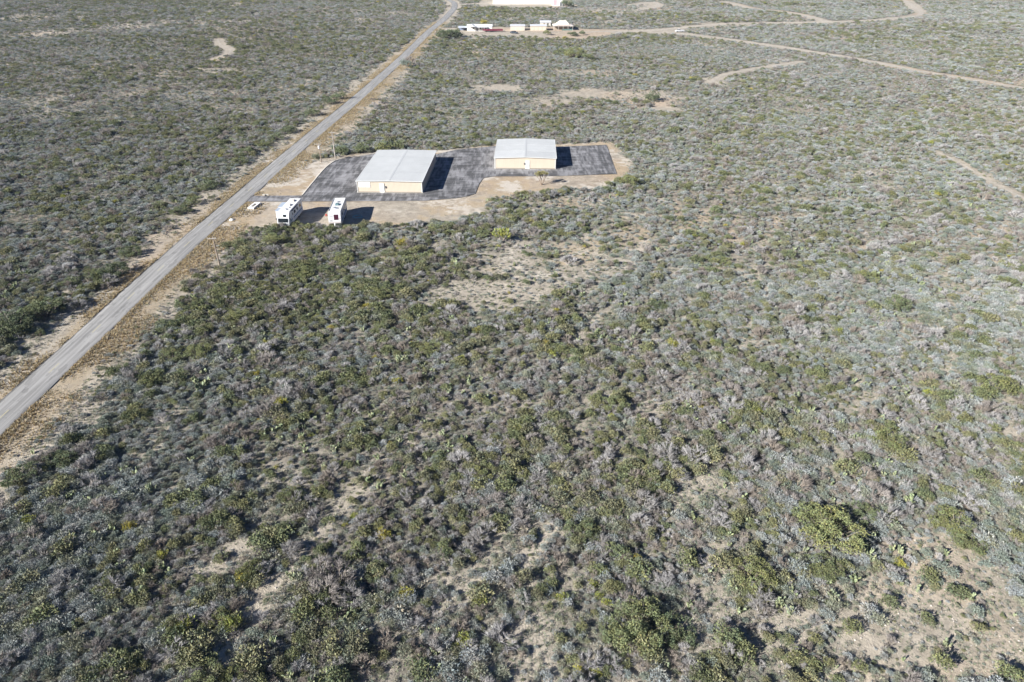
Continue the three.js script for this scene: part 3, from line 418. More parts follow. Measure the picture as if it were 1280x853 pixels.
{ // long white depot
  const [x, d, k] = at(655, 5.2), w = 78 * k, l = 26, h = 5.2, g = thing('depot_building', 'long white depot with pale blue ribbed roof', 'building', x, d + l / 2);
  mesh('wall', box(w, h, l, 0, h / 2, 0), whitePaint, g); const r = mesh('roof', gable(l, w, 2.4, 0.5).translate(0, h, 0), std(lin(0.62, 0.66, 0.76), 0.45, { map: roofStreak }), g);
  const rib = [], sl = Math.atan2(2.4, l / 2 + 0.5); for (let i = 0; i < 30; i++) rib.push(box(0.5, 0.3, l / 2).rotateX(sl).translate(-w / 2 + (i + 0.5) * w / 30, h + 1.3, l / 4)); mesh('roof_rib', merged(rib), whitePaint, r);
  mesh('wall_band', box(w, 0.7, 0.08, 0, h - 0.4, l / 2 + 0.04), std(lin(0.5, 0.46, 0.42), 0.7), g); for (let i = 0; i < 6; i++) mesh('dock_door', box(3.6, 3.4, 0.08, -w / 2 + (i + 0.5) * w / 6, 1.7, l / 2 + 0.04), std(lin(0.66, 0.68, 0.7), 0.6), g);
  const a = at(697, 7.5), an = thing('annex', 'small white annex with a pink gable beside the depot', 'building', a[0], a[1] + 6); mesh('wall', box(13 * a[2], 5, 12, 0, 2.5, 0), whitePaint, an); mesh('roof', gable(12, 13 * a[2], 1.6).translate(0, 5, 0), tin, an); mesh('panel', box(3, 4, 0.08, -13 * a[2] / 2 + 2.2, 2.6, 6.05), std(lin(0.6, 0.38, 0.42), 0.7), an); mesh('door', box(2.4, 3, 0.08, 3, 1.5, 6.05), greyMetal, an);
}
function carAt(px, py, turn, name, label, mat, pickup) {
  const [x, d] = spot(px, py), g = thing(name, label, pickup ? 'pickup truck' : 'car', x, d, turn), L = pickup ? 5.6 : 4.6, W = 1.9;
  mesh('body', profile(pickup ? [[-L / 2, 0.45], [L / 2, 0.45], [L / 2, 1.0], [L / 2 - 1.3, 1.1], [L / 2 - 1.9, 1.8], [0.1, 1.82], [-0.1, 1.15], [-L / 2, 1.12]] : [[-L / 2, 0.4], [L / 2, 0.4], [L / 2, 0.85], [L / 2 - 1.1, 0.98], [L / 2 - 1.8, 1.48], [-L / 2 + 1.0, 1.5], [-L / 2, 1.0]], W - 0.08), mat, g);
  mesh('windscreen', box(W - 0.3, 0.62, 0.05).rotateX(-0.8).translate(0, pickup ? 1.48 : 1.27, L / 2 - (pickup ? 1.55 : 1.4)), darkGlass, g);
  for (const s of [-1, 1]) { mesh('side_window', box(0.04, 0.42, pickup ? 1.3 : 1.9, s * (W / 2 + 0.005), pickup ? 1.5 : 1.22, pickup ? 0.65 : 0), darkGlass, g); mesh('headlight', box(0.35, 0.15, 0.06, s * 0.65, 0.8, L / 2 + 0.04), shellGrey, g); wheel(g, s * (W / 2 - 0.1), L / 2 - 0.95, 0.36); wheel(g, s * (W / 2 - 0.1), -L / 2 + 1.0, 0.36); }
}
carAt(642.5, 42, 1.2, 'parked_car', 'dark car parked in front of the white shed', std(lin(0.04, 0.05, 0.07), 0.3), false);
carAt(849.5, 40.2, -1.35, 'pickup_truck', 'white pickup truck on the dirt track fork', shell, true);
console.log('objects done');

// ---------------------------------------------------------------- plants
const leafMat = (r, g, b) => std(lin(r, g, b), 0.9, { vertexColors: true, side: THREE.DoubleSide });
class Leaves {
  constructor() { this.p = []; this.c = []; this.i = []; }
  quad(o, along, across, k, w = 0.5) {   // pointed leaf spray from o
    const n = this.p.length / 3;
    this.p.push(o.x + across.x * w, o.y + across.y * w, o.z + across.z * w, o.x + along.x, o.y + along.y, o.z + along.z, o.x - across.x * w, o.y - across.y * w, o.z - across.z * w);
    for (let q = 0; q < 3; q++) this.c.push(k[0], k[1], k[2]);
    this.i.push(n, n + 1, n + 2);
  }
  bar(a, b, r0, r1, k) {   // three-sided tapered twig
    const ax = new THREE.Vector3().subVectors(b, a), u = new THREE.Vector3(ax.y, ax.z, ax.x).cross(ax).normalize(), v = new THREE.Vector3().crossVectors(ax, u).normalize(), n = this.p.length / 3;
    for (let q = 0; q < 3; q++) { const c = Math.cos(q * 2.094), s = Math.sin(q * 2.094); for (const [e, r] of [[a, r0], [b, r1]]) { this.p.push(e.x + (u.x * c + v.x * s) * r, e.y + (u.y * c + v.y * s) * r, e.z + (u.z * c + v.z * s) * r); this.c.push(k[0], k[1], k[2]); } }
    for (let q = 0; q < 3; q++) { const a0 = n + q * 2, a1 = n + ((q + 1) % 3) * 2; this.i.push(a0, a1, a0 + 1, a1, a1 + 1, a0 + 1); }
  }
  build() { const g = new THREE.BufferGeometry(); g.setAttribute('position', new THREE.Float32BufferAttribute(this.p, 3)); g.setAttribute('color', new THREE.Float32BufferAttribute(this.c, 3)); g.setIndex(this.i); return g; }
}
const V = (x, y, z) => new THREE.Vector3(x, y, z);
function dirOf(rng, low = -0.25) { const y = low + (1 - low) * rng(), a = rng() * 6.2832, r = Math.sqrt(1 - y * y); return V(r * Math.cos(a), y, r * Math.sin(a)); }
// one plant about 2 units across: o.lobes clumps of leaf sprays on stems
function makePlant(seed, o) {
  const rng = rngOf(seed), fol = new Leaves(), stm = new Leaves(), lobes = [];
  for (let k = 0; k < o.lobes; k++) {
    const a = k / o.lobes * 6.2832 * 1.618 + rng() * 1.2, q = k === 0 ? 0.1 : o.spread * Math.sqrt((k + 0.3 * rng()) / o.lobes), r = o.lobeR * (0.65 + 0.6 * rng()), y = o.height * (0.42 - (o.tall ?? 0) * 0.35 + (0.4 + (o.tall ?? 0) * 0.55) * rng()) * (1 - 0.45 * q * q);
    lobes.push({ c: V(Math.cos(a) * q, y, Math.sin(a) * q), r, v: r * (o.flat ?? 0.8) * (0.85 + 0.3 * rng()), t: 0.8 + 0.4 * rng(), w: (rng() - 0.5) * (o.warm ?? 0.1) });
  }
  for (const l of lobes) {
    const base = V((rng() - 0.5) * 0.16, -0.05, (rng() - 0.5) * 0.16), mid = base.clone().lerp(l.c, 0.5).add(V((rng() - 0.5) * 0.15, 0, (rng() - 0.5) * 0.15)), k = 0.7 + 0.5 * rng(), col = [o.stem[0] * k, o.stem[1] * k, o.stem[2] * k];
    stm.bar(base, mid, 0.035 * o.stemR, 0.022 * o.stemR, col); stm.bar(mid, l.c, 0.022 * o.stemR, 0.01 * o.stemR, col);
    for (let t = 0; t < (o.twigs ?? 2); t++) { const u = dirOf(rng, 0.1); stm.bar(l.c.clone().addScaledVector(u, -0.05), V(l.c.x + u.x * l.r, l.c.y + u.y * l.v * 1.1, l.c.z + u.z * l.r), 0.011 * o.stemR, 0.003 * o.stemR, col); }
    const n = Math.round(o.leaves / o.lobes * l.r / o.lobeR * (0.7 + 0.5 * l.t * rng()));
    for (let q = 0; q < n; q++) {
      const u = dirOf(rng, -0.35), f = 0.45 + 0.6 * Math.sqrt(rng()), p = V(l.c.x + u.x * l.r * f, Math.max(0.03, l.c.y + u.y * l.v * f), l.c.z + u.z * l.r * f);
      const out = u.clone().multiplyScalar(o.spiky).add(V(rng() - 0.5, rng() - 0.5 + (o.up ?? 0.15), rng() - 0.5).multiplyScalar(1.5 - o.spiky)).normalize(), side = V(rng() - 0.5, rng() - 0.5, rng() - 0.5).cross(out).normalize(), shoot = rng() < 0.09 ? 2.1 : 1, s = o.leaf * (0.6 + 0.8 * rng()) * shoot;
      const b = l.t * (0.7 + 0.6 * rng()), w = l.w + (rng() - 0.5) * (o.warm ?? 0.1);
      fol.quad(p, out.multiplyScalar(s), side.multiplyScalar(s * o.wide / (shoot * shoot)), [o.tint[0] * b * (1 + w), o.tint[1] * b, o.tint[2] * b * (1 - w)]);
    }
  }
  return { fol: fol.build(), stm: stm.build() };
}
function makeTwigs(seed, o) {   // leafless bush: forking stems ending in fans of fine twigs
  const rng = rngOf(seed), stm = new Leaves(), fol = new Leaves();
  for (let k = 0; k < o.stems; k++) {
    const u = dirOf(rng, 0.25), b = V((rng() - 0.5) * 0.15, -0.05, (rng() - 0.5) * 0.15), m = V(u.x * 0.45, u.y * o.height * 0.5, u.z * 0.45), kk = 0.75 + 0.5 * rng(), col = [o.stem[0] * kk, o.stem[1] * kk, o.stem[2] * kk];
    stm.bar(b, m, 0.03, 0.016, col);
    for (let q = 0; q < 4; q++) {
      const v = u.clone().add(V(rng() - 0.5, rng() - 0.35, rng() - 0.5).multiplyScalar(1.1)).normalize(), e = m.clone().add(V(v.x * 0.42, Math.abs(v.y) * 0.42 * o.height, v.z * 0.42));
      stm.bar(m, e, 0.014, 0.007, col);
      for (let t = 0; t < o.fan; t++) { const w = v.clone().add(V(rng() - 0.5, rng() - 0.3, rng() - 0.5).multiplyScalar(1.8)).normalize(), s = 0.16 + 0.24 * rng(), side = V(rng() - 0.5, rng() - 0.5, rng() - 0.5).cross(w).normalize(), c = (0.75 + 0.55 * rng()), at0 = m.clone().lerp(e, 0.35 + 0.65 * rng()); fol.quad(at0, w.multiplyScalar(s), side.multiplyScalar(s * o.wide), [o.tint[0] * c, o.tint[1] * c, o.tint[2] * c]); }
    }
  }
  return { fol: fol.build(), stm: stm.build() };
}
function makeCactus(seed) {
  const rng = rngOf(seed), fol = [], base = new THREE.SphereGeometry(1, 6, 4).scale(0.17, 0.22, 0.045).translate(0, 0.18, 0);
  base.deleteAttribute('uv');
  const put = (p, tilt, turn, s, depth) => {
    const m = new THREE.Matrix4().compose(p, new THREE.Quaternion().setFromEuler(new THREE.Euler(tilt[0], turn, tilt[1], 'YXZ')), V(s, s, s)), g = base.clone().applyMatrix4(m), k = 0.8 + 0.45 * rng(), w = rng() * 0.2, c = []; for (let i = 0; i < g.attributes.position.count; i++) c.push(k * (1 + w), k, k * (1 - w * 0.5)); g.setAttribute('color', new THREE.Float32BufferAttribute(c, 3)); fol.push(g);
    if (depth > 0) for (let q = 0; q < (rng() < 0.6 ? 2 : 1); q++) { const tip = V((rng() - 0.5) * 0.2, 0.36, 0).applyMatrix4(m); put(tip, [tilt[0] + (rng() - 0.5) * 0.9, tilt[1] + (rng() - 0.5) * 1.1], turn + (rng() - 0.5) * 1.6, s * (0.75 + 0.25 * rng()), depth - 1); }
  };
  for (let k = 0; k < 7; k++) { const a = rng() * 6.28, r = 0.5 * Math.sqrt(rng()); put(V(Math.cos(a) * r, 0, Math.sin(a) * r), [(rng() - 0.5) * 0.9, (rng() - 0.5) * 0.9], rng() * 6.28, 1 + 0.5 * rng(), 1 + (rng() < 0.5 ? 1 : 0)); }
  return { fol: mergeGeometries(fol), stm: null };
}
function tinted(parts) { return mergeGeometries(parts.filter(Boolean).map((g) => { const k = g.clone(); k.deleteAttribute('normal'); return k; })); }

// kinds of plant: shapes are about 1 unit in radius and are scaled to each plant
const STEM = [0.30, 0.26, 0.22];
const KINDS = {
  silver: { n: 5, make: (s) => makePlant(s, { lobes: 9, spread: 0.72, lobeR: 0.42, height: 1.0, leaves: 900, leaf: 0.16, wide: 0.5, spiky: 0.8, up: 0.35, tint: [1, 1, 1], warm: 0.12, stem: STEM, stemR: 1, twigs: 1 }) },
  olive: { n: 5, make: (s) => makePlant(s, { lobes: 10, spread: 0.72, lobeR: 0.40, height: 0.95, leaves: 900, leaf: 0.14, wide: 0.65, spiky: 0.45, tint: [1, 1, 1], warm: 0.16, stem: STEM, stemR: 1.1, twigs: 1 }) },
  yellow: { n: 3, make: (s) => makePlant(s, { lobes: 6, spread: 0.6, lobeR: 0.45, height: 1.05, leaves: 620, leaf: 0.17, wide: 0.45, spiky: 0.7, up: 0.5, tint: [1, 1, 1], warm: 0.25, stem: STEM, stemR: 1, twigs: 1 }) },
  twig: { n: 4, make: (s) => makeTwigs(s, { stems: 12, height: 1.05, fan: 20, wide: 0.075, tint: [1, 1, 1], stem: [0.9, 0.85, 0.8] }) },
  cactus: { n: 3, make: makeCactus },
  tree: { n: 7, make: (s, v) => makePlant(s, { lobes: v < 3 ? 42 : 20, spread: 0.88, lobeR: v < 3 ? 0.185 : 0.26, tall: 0.55, height: 0.9, leaves: v < 3 ? 5200 : 1700, leaf: v < 3 ? 0.055 : 0.088, wide: 0.65, spiky: 0.4, tint: [1, 1, 1], warm: 0.16, stem: [0.2, 0.17, 0.14], stemR: 0.8, twigs: 1 }) },
  low: { n: 4, make: (s) => makePlant(s, { lobes: 5, spread: 0.7, lobeR: 0.42, height: 0.75, leaves: 220, leaf: 0.28, wide: 0.28, spiky: 0.8, up: 0.4, tint: [1, 1, 1], warm: 0.2, stem: STEM, stemR: 0.8, twigs: 0 }) },
};
// albedo palettes; each plant takes one
const PAL = {
  silver: [[0.243, 0.272, 0.26], [0.285, 0.308, 0.297], [0.202, 0.235, 0.197], [0.315, 0.333, 0.332], [0.238, 0.252, 0.19]],
  olive: [[0.155, 0.175, 0.085], [0.18, 0.19, 0.095], [0.13, 0.155, 0.08], [0.20, 0.205, 0.115], [0.165, 0.172, 0.11]],
  yellow: [[0.29, 0.285, 0.06], [0.25, 0.275, 0.065], [0.33, 0.29, 0.055]],
  twig: [[0.32, 0.31, 0.305], [0.28, 0.255, 0.24], [0.38, 0.37, 0.37], [0.27, 0.235, 0.205]],
  cactus: [[0.17, 0.22, 0.125], [0.21, 0.26, 0.155], [0.19, 0.235, 0.15]],
  tree: [[0.155, 0.175, 0.08], [0.135, 0.16, 0.08], [0.175, 0.19, 0.08], [0.11, 0.135, 0.07]],
  low: [[0.26, 0.265, 0.225], [0.205, 0.225, 0.165], [0.30, 0.29, 0.24], [0.175, 0.20, 0.14]],
};
const plants = { silver: [], olive: [], yellow: [], twig: [], cactus: [], tree: [], low: [] };
const rng = rngOf(20240611);
function plant(kind, x, d, r, h, pal) { plants[kind].push({ x, d, r, h: h ?? r, pal: pal ?? (rng() * PAL[kind].length) | 0, turn: rng() * 6.283, v: kind === 'tree' ? (r / depthOf(x, d) > 0.0155 ? (rng() * 3) | 0 : 3 + ((rng() * 4) | 0)) : (rng() * KINDS[kind].n) | 0 }); }
const seen = (x, d) => Math.abs(x) < depthOf(x, d) * 0.75 * 1.08 + 9;
// marked individuals: kind, spot of the foot, radius as marked, height to radius, palette
for (const [kind, px, py, rp, hr, pal] of [
  ['tree', 800, 790, 44, 0.75, 0], ['tree', 845, 790, 26, 0.8, 3], ['tree', 765, 790, 20, 0.8, 1], ['tree', 1040, 675, 40, 0.75, 2], ['tree', 1015, 655, 24, 0.8, 0], ['tree', 1075, 650, 20, 0.8, 1], ['tree', 938, 726, 28, 0.8, 2], ['tree', 1190, 660, 26, 0.8, 2], ['tree', 1210, 685, 20, 0.8, 0], ['tree', 1030, 715, 26, 0.7, 0], ['olive', 910, 800, 22, 0.9, 2], ['olive', 925, 820, 20, 0.9, 0],
  ['tree', 1240, 490, 26, 0.7, 2], ['tree', 1268, 495, 16, 0.7, 0], ['tree', 1084, 350, 13, 0.9, 2], ['tree', 1110, 558, 22, 0.75, 2], ['tree', 985, 322, 10, 0.9, 1], ['tree', 1120, 385, 18, 0.6, 1], ['tree', 1260, 360, 14, 0.7, 0], ['tree', 900, 330, 12, 0.7, 2],
  ['yellow', 628, 303, 12, 1.1, 1], ['tree', 602, 295, 11, 0.8, 0], ['tree', 785, 232, 15, 0.75, 2], ['olive', 774, 230, 8, 1, 1], ['tree', 816, 126, 12, 0.95, 3], ['olive', 806, 131, 7, 0.9, 1], ['olive', 792, 128, 6, 0.9, 0], ['olive', 760, 192, 9, 0.9, 2], ['tree', 710, 187, 11, 0.6, 3], ['olive', 722, 186, 6, 0.8, 2],
  ['tree', 557, 48, 14, 0.85, 3], ['tree', 570, 47, 9, 1, 3], ['tree', 718, 72, 15, 0.7, 2], ['tree', 735, 75, 10, 0.7, 0], ['tree', 700, 68, 10, 0.6, 0], ['yellow', 605, 33, 6, 0.9, 2], ['olive', 683, 44, 6, 0.8, 1], ['tree', 716, 45, 8, 0.7, 3], ['olive', 728, 44, 5, 0.8, 2], ['yellow', 706, 50, 4, 0.8, 2], ['tree', 708, 9, 7, 1.2, 3],
  ['twig', 513, 83, 10, 0.9, 1], ['silver', 507, 84, 8, 1, 2], ['tree', 440, 197, 14, 0.8, 2], ['tree', 462, 193, 14, 0.75, 0], ['tree', 452, 190, 12, 0.8, 1], ['tree', 478, 188, 11, 0.8, 2], ['tree', 428, 193, 9, 1, 1], ['olive', 424, 192, 7, 1, 2], ['olive', 500, 186, 9, 0.9, 0],
  ['tree', 60, 395, 24, 0.8, 1], ['tree', 20, 415, 28, 0.8, 3], ['tree', 40, 400, 22, 0.85, 3], ['tree', 145, 345, 20, 0.8, 3], ['tree', 120, 350, 16, 0.8, 0], ['tree', 165, 320, 14, 0.8, 1], ['tree', 225, 268, 14, 0.85, 1], ['tree', 240, 255, 12, 0.85, 0], ['tree', 262, 236, 12, 0.8, 3], ['tree', 345, 175, 11, 0.8, 1], ['tree', 362, 166, 10, 0.8, 3], ['tree', 390, 145, 11, 0.8, 1], ['tree', 412, 130, 11, 0.85, 3], ['tree', 424, 124, 9, 0.85, 1], ['tree', 300, 205, 10, 0.8, 0], ['tree', 330, 184, 9, 0.8, 2],
  ['tree', 215, 790, 16, 0.9, 2], ['yellow', 232, 790, 14, 1, 1], ['tree', 270, 785, 22, 0.8, 2], ['yellow', 292, 785, 12, 1, 1], ['tree', 258, 848, 26, 0.8, 0], ['tree', 292, 850, 18, 0.9, 2], ['yellow', 162, 662, 9, 0.9, 2], ['yellow', 204, 697, 8, 0.9, 0], ['yellow', 36, 655, 9, 0.9, 1], ['tree', 315, 720, 18, 0.9, 2], ['tree', 300, 735, 12, 1, 0], ['olive', 277, 701, 9, 0.9, 0],
  ['yellow', 600, 752, 10, 1, 1], ['yellow', 480, 672, 10, 0.9, 2], ['tree', 605, 595, 18, 0.7, 2], ['tree', 588, 567, 9, 0.8, 2], ['tree', 470, 720, 18, 0.7, 1], ['yellow', 580, 802, 12, 0.9, 1], ['yellow', 702, 748, 9, 0.9, 1], ['yellow', 740, 732, 8, 1, 1], ['yellow', 748, 745, 7, 1, 1], ['yellow', 758, 755, 8, 1, 1], ['yellow', 722, 840, 9, 1, 0], ['yellow', 746, 842, 8, 1, 1], ['tree', 400, 615, 14, 0.8, 2], ['tree', 365, 625, 16, 0.8, 0],
  ['olive', 1177, 836, 13, 1.1, 0], ['olive', 1062, 790, 14, 0.9, 0], ['olive', 1018, 803, 10, 0.9, 1], ['olive', 1160, 725, 14, 0.8, 0], ['olive', 1195, 745, 14, 0.8, 2], ['olive', 1222, 788, 10, 0.9, 1], ['olive', 1075, 838, 10, 1, 0], ['olive', 1262, 848, 16, 0.9, 0], ['olive', 1155, 778, 12, 0.8, 2], ['olive', 1110, 758, 12, 0.8, 2],
  ['tree', 700, 440, 12, 0.8, 0], ['yellow', 690, 446, 8, 0.9, 1], ['tree', 540, 440, 16, 0.7, 2], ['tree', 478, 372, 14, 0.8, 2], ['tree', 510, 330, 12, 0.8, 0], ['yellow', 503, 308, 8, 0.9, 2], ['tree', 430, 330, 16, 0.8, 2], ['tree', 380, 345, 14, 0.8, 2], ['tree', 345, 305, 14, 0.8, 2], ['tree', 340, 295, 11, 0.9, 1], ['tree', 400, 297, 10, 0.9, 0], ['tree', 455, 295, 10, 0.8, 1], ['tree', 545, 290, 10, 0.8, 0], ['tree', 560, 286, 9, 0.8, 2], ['tree', 300, 400, 16, 0.8, 2], ['tree', 250, 445, 18, 0.75, 2], ['tree', 215, 450, 16, 0.8, 0], ['tree', 280, 370, 16, 0.8, 0], ['tree', 190, 480, 14, 0.8, 2], ['tree', 150, 465, 14, 0.8, 1], ['tree', 75, 580, 20, 0.8, 3], ['tree', 30, 600, 22, 0.8, 1],
  ['twig', 672, 430, 14, 0.9, 2], ['twig', 610, 665, 14, 0.9, 2], ['twig', 628, 800, 22, 0.8, 2], ['twig', 540, 815, 16, 0.8, 0], ['twig', 835, 735, 12, 0.9, 2], ['twig', 800, 655, 15, 0.9, 2], ['twig', 585, 690, 16, 0.9, 0], ['twig', 1065, 620, 16, 0.7, 2], ['twig', 1205, 632, 18, 0.6, 2], ['twig', 550, 350, 9, 0.9, 1], ['twig', 535, 420, 12, 0.9, 1],
  ['cactus', 913, 736, 8, 1], ['cactus', 1135, 628, 8, 1], ['cactus', 1148, 740, 7, 1], ['cactus', 1182, 808, 7, 1], ['cactus', 94, 785, 7, 1], ['cactus', 862, 755, 8, 1], ['cactus', 1210, 748, 7, 1], ['cactus', 1125, 690, 6, 1], ['cactus', 250, 490, 9, 1], ['cactus', 262, 483, 8, 1], ['cactus', 245, 478, 7, 1], ['cactus', 255, 470, 8, 1], ['cactus', 300, 455, 8, 1], ['cactus', 290, 440, 8, 1],
]) { const [x, d] = spot(px, py), r = rp / FOC * depthOf(x, d) * 1.05; plant(kind, x, d, r, r * hr * 1.1, pal); }
for (const [kind, px, py, label] of [
  ['yellow', 628, 303, 'bright green bush at the top edge of the bare clearing'], ['tree', 785, 232, 'yellowish tree at the far end of the asphalt lot'], ['tree', 816, 125, 'round dark tree beside the long sandy strip'], ['twig', 513, 83, 'big grey bush standing against the road edge'], ['tree', 556, 47, 'dark tree where the homestead drive meets the road'], ['yellow', 605, 33, 'golden tree behind the white mobile home'], ['olive', 683, 44, 'round bush in front of the beige shed'], ['tree', 800, 790, 'broadest olive tree standing alone in scrub'], ['yellow', 162, 662, 'golden yellow bush alone in dense silver scrub'], ['tree', 710, 187, 'flat dark tree behind the shorter storage building'], ['tree', 708, 9, 'dark tree at the end of the depot'], ['olive', 1177, 836, 'small upright green shrub casting a long shadow on bare soil'],
]) { const [x, d] = spot(px, py), p = plants[kind].find((q) => Math.hypot(q.x - x, q.d - d) < 0.01); if (p) p.label = label; }
// wild brush: jittered grids, coarser with distance
const landAt = (x, d) => {
  const a = fbm(x / 26, d / 34, 101, 3), b = fbm(x / 8 + 9, d / 9, 107, 4), near = 1 - sstep(110, 220, d);
  // silver sage rules the open flats; green thickets follow the road side and the wash before the lot
  let silver = 0.62 + (a - 0.5) * 1.6 + 0.18 * sstep(10, 50, x) - 0.3 * sstep(-75, -55, x) * (1 - sstep(-8, 20, x)) * sstep(85, 105, d) * (1 - sstep(175, 200, d));
  if (x < -28) silver += 0.3 * near * (1 - sstep(70, 90, d));
  let green = 0.29 + (b - 0.5) * 0.9 - (a - 0.5) * 0.5 - 0.14 * sstep(5, 45, x) + 0.22 * sstep(-75, -55, x) * (1 - sstep(-8, 20, x)) * sstep(85, 105, d) * (1 - sstep(175, 200, d));
  if (x < -22) green -= 0.15 * near * (1 - sstep(70, 90, d));
  const wide = fbm(x / 90 + 4, d / 48, 173, 3), far = sstep(230, 420, d);
  green += far * ((wide - 0.5) * 1.5 + 0.1 * (1 - sstep(-120, 0, x)));
  const mid = sstep(-22, -8, x) * (1 - sstep(22, 40, x)) * (1 - sstep(95, 125, d)); silver -= 0.22 * mid; green -= 0.05 * mid;
  return [clamp01(silver), clamp01(green)];
};
for (const [d0, d1, c] of [[26, 120, 0.61], [120, 250, 0.85], [250, 440, 1.45], [440, 770, 2.1]])
  for (let d = d0; d < d1; d += c) for (let x = -(depthOf(0, d) * 0.82 + 10); x < depthOf(0, d) * 0.82 + 10; x += c) {
    const X = x + (rng() - 0.5) * c * 1.15, D = d + (rng() - 0.5) * c * 1.15, pick = rng(), sz = rng(), pk = rng();
    if (!seen(X, D)) continue;
    const bare = bareAt(X, D);
    if (bare > 0.975) continue;
    const [silver, green] = landAt(X, D), k = Math.max(1, c / 1.25) * (0.72 + 0.62 * sstep(0.3, 0.72, fbm(X / 5 + 60, D / 5, 163, 3))), dense = fbm(X / 7 + 5, D / 7, 111, 3);
    if (pick < bare * 0.98) { if (bare < 0.975 && pk < 0.6 && d < 330) plant(pk < 0.12 ? 'silver' : pk < 0.2 ? 'olive' : 'low', X, D, (0.14 + 0.26 * sz * sz) * (c > 1.2 ? 1.5 : 1)); continue; }
    if (dense < 0.33 && pk < 0.6) { plant('low', X, D, (0.3 + 0.3 * sz) * k); continue; }
    const big = sz * sz;
    if (pk < 0.035) plant('twig', X, D, (0.8 + 0.9 * big) * k, (0.8 + 0.8 * big) * Math.sqrt(k));
    else if (pk < 0.035 + 0.02 * green) plant('yellow', X, D, (0.35 + 0.55 * big) * k);
    else if (pk < 0.11 && d < 260 && fbm(X / 9 + 3, D / 9, 141, 2) > 0.55) plant('cactus', X, D, 0.4 + 0.35 * sz, 0.45 + 0.25 * sz);
    else { const t = rng(), g = green * 0.75;
      if (t < g) plant('olive', X, D, (0.34 + 0.85 * big) * k, (0.38 + 0.85 * big) * Math.sqrt(k));
      else if (t < g + (1 - g) * silver) plant('silver', X, D, (0.33 + 0.5 * big) * k, (0.34 + 0.5 * big) * Math.sqrt(k));
      else if (t < g + (1 - g) * (silver + (1 - silver) * 0.45)) plant('low', X, D, (0.38 + 0.3 * sz) * k);
      else plant('twig', X, D, (0.45 + 0.5 * big) * k, (0.45 + 0.45 * big) * Math.sqrt(k)); }
  }
for (let d = 28; d < 88; d += 0.42) for (let x = -(depthOf(0, d) * 0.8 + 4); x < depthOf(0, d) * 0.8 + 4; x += 0.42) {
  const X = x + (rng() - 0.5) * 0.5, D = d + (rng() - 0.5) * 0.5, a = rng(), s = rng();
  if (a > 0.34) continue; const bare = bareAt(X, D); if (bare < 0.4 || bare > 0.975 || fbm(X / 3, D / 3, 191, 2) < 0.38) continue;
  if (a < 0.006) plant('cactus', X, D, 0.22 + 0.25 * s, 0.3 + 0.2 * s); else if (a < 0.02) plant('twig', X, D, 0.2 + 0.3 * s); else plant(a < 0.05 ? 'olive' : 'low', X, D, 0.08 + 0.2 * s * s);
}
// scattered taller thickets
for (const [d0, d1, c] of [[30, 250, 5.2], [250, 770, 9]]) for (let d = d0; d < d1; d += c) for (let x = -(depthOf(0, d) * 0.82 + 10); x < depthOf(0, d) * 0.82 + 10; x += c) {
  const X = x + (rng() - 0.5) * c, D = d + (rng() - 0.5) * c, a = rng(), s = rng(), t = rng();
  if (!seen(X, D) || bareAt(X, D) > 0.45) continue;
  const [silver, green] = landAt(X, D), nearRoad = 1 - sstep(10, 40, Math.abs(roadSide(X, D)));
  if (a < 0.12 * green + 0.10 * nearRoad + (X < 0 ? 0.03 : 0)) plant('tree', X, D, 1.0 + 1.1 * s * s, 0.9 + 0.9 * s * s);
  else if (a < 0.30) plant(t < 0.4 ? 'twig' : 'olive', X, D, 0.9 + 0.8 * s, 0.9 + 0.6 * s);
}
// keep the buildings, vehicles and lot clear
for (const k of Object.keys(plants)) plants[k] = plants[k].filter((p, i) => { if (Math.abs(roadSide(p.x, p.d)) < ROAD_HALF + p.r * 0.7 + 0.3) return false; return !(inside(p.x, p.d, bLot) && toPoly(p.x, p.d, LOT) < p.r * 0.6); });
console.log(Object.entries(plants).map(([k, v]) => k + ' ' + v.length).join(', '));

const WORDS = {
  silver: ['silver_shrub', 'leafy shrub', 'shrub', 'silver-grey shrubs', 'silver_brush', 'silver-grey brush spreading away over the flats'],
  olive: ['olive_shrub', 'rounded shrub', 'shrub', 'olive-green shrubs', 'olive_brush', 'olive-green brush spreading away over the flats'],
  yellow: ['yellow_shrub', 'bright shrub', 'shrub', 'yellow-green shrubs', 'yellow_brush', 'yellow-green brush dotted over the flats'],
  twig: ['twig_bush', 'leafless bush of bare twigs', 'bush', 'leafless grey bushes', 'twig_brush', 'leafless grey brush spreading away over the flats'],
  cactus: ['prickly_pear', 'prickly pear cactus with flat pads', 'cactus', 'prickly pears', 'prickly_pear_mass', 'prickly pears scattered through the brush'],
  tree: ['thicket_tree', 'low spreading tree', 'tree', 'low spreading trees', 'thicket_brush', 'low olive-green trees dotted over the flats'],
  low: [null, null, null, null, 'undergrowth', 'low dry undergrowth between the shrubs'],
};
const TONE = { silver: ['silver-grey', 'pale silver', 'dull grey-green', 'whitish grey', 'khaki grey'], olive: ['olive-green', 'light olive', 'dark olive', 'tan olive', 'brownish olive'], yellow: ['yellow-green', 'lime-green', 'golden yellow'], twig: ['grey', 'brownish grey', 'pale grey', 'tan'], cactus: ['green', 'pale green', 'grey-green'], tree: ['olive-green', 'dull green', 'yellowish green', 'dark green'] };
const white = (kind) => KINDS[kind].mat ??= leafMat(1, 1, 1);
const M4 = new THREE.Matrix4(), Q4 = new THREE.Quaternion(), UP = V(0, 1, 0);
const lean = (p, k) => (hash((p.turn * 1e5) | 0, (p.x * 100) | 0, k) - 0.5);
const E4 = new THREE.Euler();
